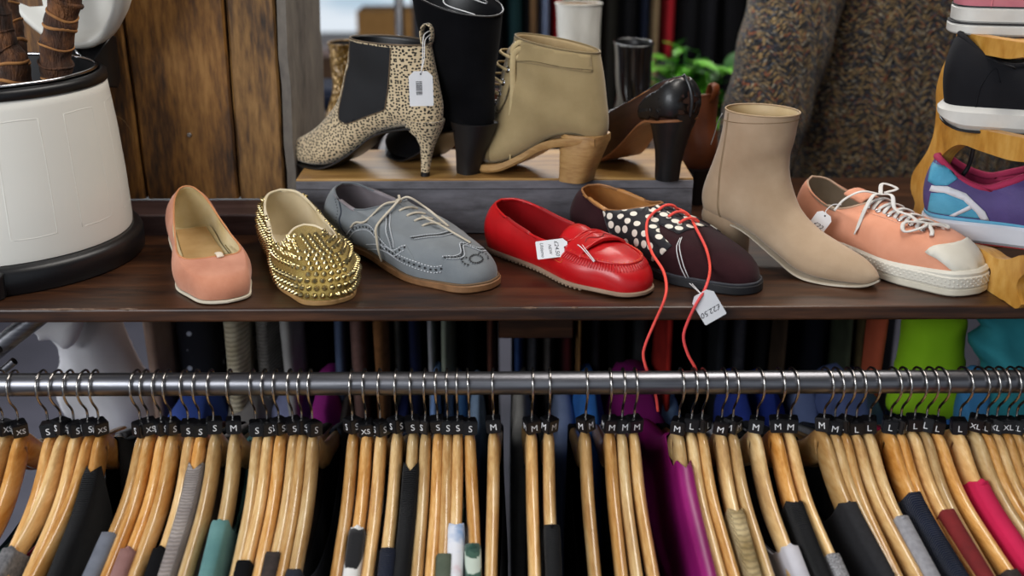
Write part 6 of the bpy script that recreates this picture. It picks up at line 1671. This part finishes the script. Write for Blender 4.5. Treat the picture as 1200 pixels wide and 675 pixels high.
c1 = t.ramp(sc_.outputs[0], [(0, C('#0c0d12')), (.27, C('#1c202a')), (.38, C('#7d6642')), (.52, C('#352d24')), (.64, C('#a58756')), (.78, C('#3a4252')), (.88, C('#8e4a26')), (.93, C('#b0a58c')), (.97, C('#4a2a22'))], True)
t.col(t.mix(.75, c1, t.ramp(v.outputs['Distance'], [(.2, (1, 1, 1, 1)), (.75, (.25, .25, .25, 1))]), 'MULTIPLY')); t.set(.95, 0, .1, .2); t.bump(t.math('SUBTRACT', 1, v.outputs['Distance']), 1, .004)
m_tweed = t.m
CY = .86
co_ = thing('tweed_coat', 'dark multicoloured herringbone tweed coat on a stand behind the beige boot', 'coat', (W(1050, 120, y=CY).x, CY, FZ+.0))
def rings_body(keys, n=56, fold=0.006, ph=0, fn=9):
    out = []
    for x, y, z, rx, ry in keys:
        out.append([Vector((x+rx*math.cos(a)+fold*math.sin(fn*a+ph+z*6)*math.cos(a), y+ry*math.sin(a)+fold*math.sin(fn*a+ph+z*6)*math.sin(a), z)) for a in [2*PI*k/n for k in range(n)]])
    return out
X0, Y0, Z0 = co_.location
zz_ = lambda px, py: W(px, py, y=CY-.12)
def smooth_keys(keys, n): 
    cols = list(zip(*keys)); m_ = len(keys); out = []
    P = crv([(k[0], k[1], k[2]) for k in keys], n); Q = crv([(k[3], k[4], k[2]) for k in keys], n)
    return [(p.x, p.y, p.z, q.x, q.y) for p, q in zip(P, Q)]
hem = zz_(1040, 262).z-Z0
kb = [(0.03, 0, hem, .235, .145), (.03, 0, hem+.12, .225, .140), (.03, 0, hem+.30, .215, .135), (.03, 0, hem+.50, .20, .125), (.03, 0, hem+.62, .165, .095), (.03, .01, hem+.68, .09, .07), (.03, .01, hem+.72, .06, .06)]
b = MB(); b.loft(rings_body(smooth_keys(kb, 40)), True, True, False); b.build('coat_body', m_tweed, co_)
def sleeve(pts, rs, name='sleeve'):
    b = MB(); P = crv(pts, 36); R_ = [kf(list(zip([i/(len(rs)-1) for i in range(len(rs))], rs)))(i/35)*(1+.02*math.sin(i*.9)) for i in range(36)]
    b.tube(P, R_, 40); return b.build(name, m_tweed, co_)
def CP(px, py, y): p = W(px, py, y=y); return Vector((p.x-X0, p.y-Y0, p.z-Z0))
sleeve([CP(985, -190, .86), CP(952, -90, .80), CP(930, 10, .74), CP(912, 80, .70), CP(893, 150, .66), CP(880, 200, .64)], [.065, .085, .083, .078, .073, .068])
b = MB(); b.tube([CP(880, 199, .64), CP(877, 206, .64)], .064, 36); b.build('cuff_lining', m_dark, co_)
sleeve([CP(1180, -190, .86), CP(1215, -60, .80), CP(1235, 60, .74), CP(1250, 180, .68)], [.065, .08, .078, .07])
b = MB(); b.tube([(.03, 0, .02), (.03, 0, hem+.7)], .014, 14); b.lathe([(0, .0), (.17, .0), (.17, .012), (.02, .022), (0, .022)], 36, .03, 0); b.build('stand', m_black, co_)

# ------------------------------------------------------------------ green plant on its own stand
ps = thing('plant_stand', 'black round plant stand behind the riser box', 'stand', (.41, 1.42, FZ))
b = MB(); b.lathe([(0, 0), (.15, 0), (.15, .015), (.02, .03), (.02, .86), (.14, .87), (.14, .885), (0, .885)], 36); b.build('column', m_black, ps)
pl = thing('potted_plant', 'bright green leafy plant behind the black heel', 'plant', (.41, 1.42, FZ+.886))
b = MB(); b.lathe([(0, 0), (.075, 0), (.10, .14), (.104, .15), (.096, .152), (.09, .13), (0, .125)], 40); b.build('pot', M('terracotta', '#8a4a2c', '#6f3a20', .85, vs=12), pl)
m_leaf = M('fresh_green_leaf', '#7cc83a', '#4e9c28', .45, vs=6, coat=.2); m_leaf2 = M('deep_green_leaf', '#2c6a22', '#1d4d18', .5, vs=6)
rl_ = random.Random(4); bl = [MB(), MB()]; bs = MB()
for k in range(30):
    a = rl_.uniform(0, 2*PI); r_ = rl_.uniform(.02, .125); hgt = rl_.uniform(.06, .21)-r_*.4
    tip = Vector((math.cos(a)*r_, math.sin(a)*r_, .13+hgt)); base = Vector((math.cos(a)*.02, math.sin(a)*.02, .12)); P = crv([base, base.lerp(tip, .5)+Vector((0, 0, .03)), tip], 14); bs.tube(P, .0022, 6)
    for j in range(3, 14):
        if rl_.random() < .15: continue
        p = P[j]; L_ = rl_.uniform(.045, .085); w_ = L_*.27; d = Vector((rl_.uniform(-1, 1), rl_.uniform(-1, 1), rl_.uniform(-.3, .7))).normalized(); s = d.cross(Vector((0, 0, 1))).normalized(); u_ = s.cross(d)
        rows_ = []
        for t_ in range(7):
            f = t_/6; ww = w_*math.sin(PI*min(1, f*.98+.02))**.7; c = p+d*L_*f+u_*(-.25*L_*f*f); rows_.append([c-s*ww+u_*ww*.25, c, c+s*ww+u_*ww*.25])
        bl[0 if rl_.random() < .65 else 1].loft(rows_, False)
bs.build('stems', m_leaf2, pl); lf_ = bl[0].build('leaves', m_leaf, pl); lf_['kind'] = 'stuff'; lf_ = bl[1].build('leaves', m_leaf2, pl); lf_['kind'] = 'stuff'

# ------------------------------------------------------------------ clothes rack across the shop
RKY = 1.95
rk = thing('clothes_rail', 'far steel clothes rail across the shop carrying long dark garments', 'rail', (.45, RKY, .66))
b = MB(); b.tube([(-.75, 0, 0), (.95, 0, 0)], .0125, 18); b.build('rail_tube', m_steel, rk)
for sx_ in (-.75, .95): b = MB(); b.tube([(sx_, 0, .0), (sx_, 0, FZ-.66)], .0125, 16); b.build('upright', m_steel, rk)
far = [(560, 590, '#17191f', 'coat', 'black coat at the left of the far rail'), (588, 616, '#173438', 'coat', 'dark teal coat on the far rail'), (616, 622, '#0e0e12', 'coat', 'black sliver between teal coat and tan sleeve'), (618, 630, '#8a6a4c', 'coat', 'tan sleeve between teal and blue clothes'), (631, 644, '#7988a8', 'shirt', 'dusty blue shirt on the far rail'), (646, 662, '#b3121c', 'dress', 'bright red dress above the white boot shaft'),
       (662, 684, '#101015', 'coat', 'black coat right of the red dress'), (684, 706, '#a57e5c', 'coat', 'beige camel coat edge right of the white boot'), (704, 726, '#1d1c18', 'coat', 'dark olive black coat on the far rail'), (724, 750, '#0b0b0f', 'coat', 'black coat above the patent boot'), (748, 762, '#101628', 'coat', 'midnight navy coat on the far rail'), (760, 776, '#8a7458', 'coat', 'beige coat with a small brass button'), (776, 794, '#9c1c26', 'cardigan', 'red knitted cardigan above the plant'),
       (794, 818, '#0d0d11', 'coat', 'black coat right of the red cardigan'), (816, 842, '#131318', 'coat', 'soft black coat beside the tweed sleeve'), (840, 875, '#0d0d11', 'coat', 'black coat behind the tweed sleeve'), (875, 930, '#15151b', 'coat', 'black coat hidden mostly by the tweed coat')]
for i, (a, c_, colr, cat, lab) in enumerate(far):
    p = W(a, 40, y=RKY-.2); q = W(c_, 40, y=RKY-.2); ln = .62 if 'cardigan' in lab else 1.25
    ztop = .63; 
    hung(lab, cat, cat, (p.x+q.x)/2, RKY, ztop, abs(q.x-p.x)*.92, .44, ln, F('far_cloth_'+colr[1:], colr), i+200, 'long clothes on the far rail')
# darker clothes and a counter beyond the spotted boot
ct = thing('counter', 'low wooden counter by the far window', 'counter', (-.55, 4.4, FZ))
slab('counter_top', -.7, .22, -.25, .3, .79, .82, M('pale_counter', '#a08a84', '#8e7a74', .5), ct); slab('counter_body', -.68, .20, -.23, .28, 0, .7895, M('counter_brown', '#5a3d22', '#452d17', .6), ct)
bxx = thing('cardboard_box', 'plain cardboard box on the far counter', 'box', (-.46, 4.45, FZ+.8205))
slab('carton', -.26, .26, -.10, .16, 0, .15, M('cardboard', '#a87f48', '#956e3b', .85), bxx)
pt_ = thing('partition_post', 'dark post at the right side of the far window', 'post', (-.335, 3.4, FZ)); slab('post', -.045, .045, -.04, .04, 0, 2.7195, M('post_blue_black', '#1b1f2a', '#14171f', .6), pt_)
fc = thing('folded_clothes', 'dark blue folded clothes behind the bronze boot', 'clothes', (-.36, 1.26, FZ))
b = MB(); rings = []
for z in [k*.02 for k in range(0, 58)]:
    e = .008*math.sin(z*150)
    rings.append([Vector(((.17+e)*math.copysign(abs(math.cos(a))**.4, math.cos(a)), (.12+e)*math.copysign(abs(math.sin(a))**.4, math.sin(a)), z)) for a in [2*PI*k/40 for k in range(40)]])
b.loft(rings, True, True, True); b.build('stack', F('indigo_cloth', '#1c2438', '#141a2a'), fc)
# person-coloured blur and pale object seen through the lid gap
pk = thing('wooden_screen', 'reddish brown wooden screen behind the bin lid', 'screen', (-1.42, 1.25, FZ)); slab('screen_panel', -.35, .36, 0, .02, .98, 1.55, M('screen_redwood', '#7a4630', '#63341f', .6), pk)
pq = thing('paper_lantern', 'small pale rounded lamp on a stand behind the bin', 'lamp', W(46, 56, y=.98)); b = MB(); b.ball((0, 0, 0), .028, 16, (1, 1, .9)); b.build('shade', M('pale_paper', '#e8dfc8', '#d8cfb6', .7), pq); b = MB(); b.tube([(0, 0, -.02), (0, 0, FZ-pq.location.z)], .006, 8); b.build('pole', m_black, pq)
# ================================================================== price tags
# barcode tag hanging from the spotted boot's tab
c = W(493.5, 104, y=.178)
R_ = Vector((1, 0, 0)); U_ = Vector((0, 0, 1))
tg = price_tag('small white barcode tag hanging from the spotted boot', c, (.0, -.12, .99), (1, .06, 0), .045, .030, [], None,
          [[c+Vector((.001, -.004, .021)), W(495, 72, y=.182), W(496, 45, y=.200), W(500, 38, y=.218), W(507, 36, y=.236), W(503, 46, y=.226)], [c+Vector((0, -.004, .0205)), W(497, 70, y=.182), W(498, 48, y=.202), W(505, 40, y=.23)]], barcode=True)
# red loafer
c = hit_at(red_o, red_u.bv, 647, 291.5, .013); ty = c.y
inv = None
tg = price_tag('white handwritten price tag tied to the red loafer', c, (.99, .08, .10), (.0, .45, .9), .037, .0215,
          [('£24.50', .0066, .0055, .0, math.radians(-90)), ('NEW', .0050, -.0025, .0, math.radians(-90)), ('Uldemo', .0054, -.0118, .0, math.radians(-90))], None,
          [[c+Vector((.0165, .000, .002)), W(670, 285, y=ty+.004), *[hit_at(red_o, red_u.bv, a, b_, .0085) for a, b_ in ((679, 284), (686, 292), (697, 306))]], [c+Vector((.0165, .000, .002)), W(670, 288, y=ty+.004), *[hit_at(red_o, red_u.bv, a, b_, .0085) for a, b_ in ((677, 287), (684, 293), (696, 307))]]])
# burgundy shoe: tag hanging over the front edge
c = W(830, 359, y=-.083)
tg = price_tag('white handwritten price tag hanging from the burgundy shoe over the shelf edge', c, (-.52, .03, .85), (.85, .02, .52), .036, .027,
          [('£22.50', .0088, -.006, 0, math.radians(90))], None,
          [[c+Vector((-.0085, -.0005, .0145)), *[hit_at(derby_o, derby_u.bv, a, b_, .006) for a, b_ in ((807, 331), (803, 324), (798, 314), (795, 304), (793, 295), (793, 288), (797, 279))]], [c+Vector((-.0085, -.0005, .0145)), *[hit_at(derby_o, derby_u.bv, a, b_, .006) for a, b_ in ((810, 331), (806, 323), (802, 314), (799, 304), (797, 295), (796, 287), (799, 278))]]])
# peach sneaker
c = W(960, 262, y=.085)
tg = price_tag('small white price tag tucked at the laces of the peach sneaker', c, (.55, .1, .8), (.8, -.2, -.5), .030, .021, [('£22', .0085, -.003, 0, math.radians(-90))], None,
          [[c+Vector((.008, .001, .0115)), W(968, 247, y=.09), W(976, 240, y=.095), W(986, 240, y=.09)]])
# another loose tag high on the tall black boot is only its tie
# ------------------------------------------------------------------ light
w = bpy.data.worlds.new('world'); S.world = w; w.use_nodes = True
w.node_tree.nodes['Background'].inputs['Color'].default_value = (.82, .90, 1, 1)
w.node_tree.nodes['Background'].inputs['Strength'].default_value = .42
def area(name, loc, target, sx, sy, power, col=(1, 1, 1)):
    d = bpy.data.lights.new(name, 'AREA'); d.shape = 'RECTANGLE'; d.size = sx; d.size_y = sy; d.energy = power; d.color = col
    o = bpy.data.objects.new(name, d); COL.objects.link(o); o.location = loc
    o.rotation_euler = (Vector(target)-Vector(loc)).to_track_quat('-Z', 'Y').to_euler()
    return o
area('shop_window_light', (-1.8, -2.0, 1.2), (0, 0, -.05), 2.2, 1.3, 86, (.94, .97, 1))
area('ceiling_lamp_light', (.5, .3, 1.55), (.1, .5, 0), 1.6, .5, 28, (1, .95, .88))
area('far_ceiling_lamp_light', (.2, 2.3, 1.55), (.2, 2.3, 0), 1.6, .6, 32, (1, .95, .88))
area('rear_window_light', (-.6, 3.6, 1.6), (0, .2, 0), 2.2, 1.0, 60, (.9, .95, 1))
area('left_fill_light', (-2.3, 1.0, .2), (-.3, .35, -.3), 1.0, .8, 34, (.92, .96, 1))  # added fill from the left, brightens clothes under the shelf; no window there
S.view_settings.view_transform = 'Standard'
S.view_settings.look = 'None'
S.view_settings.gamma = 1
S.view_settings.exposure = 0
S.view_settings.use_curve_mapping = False
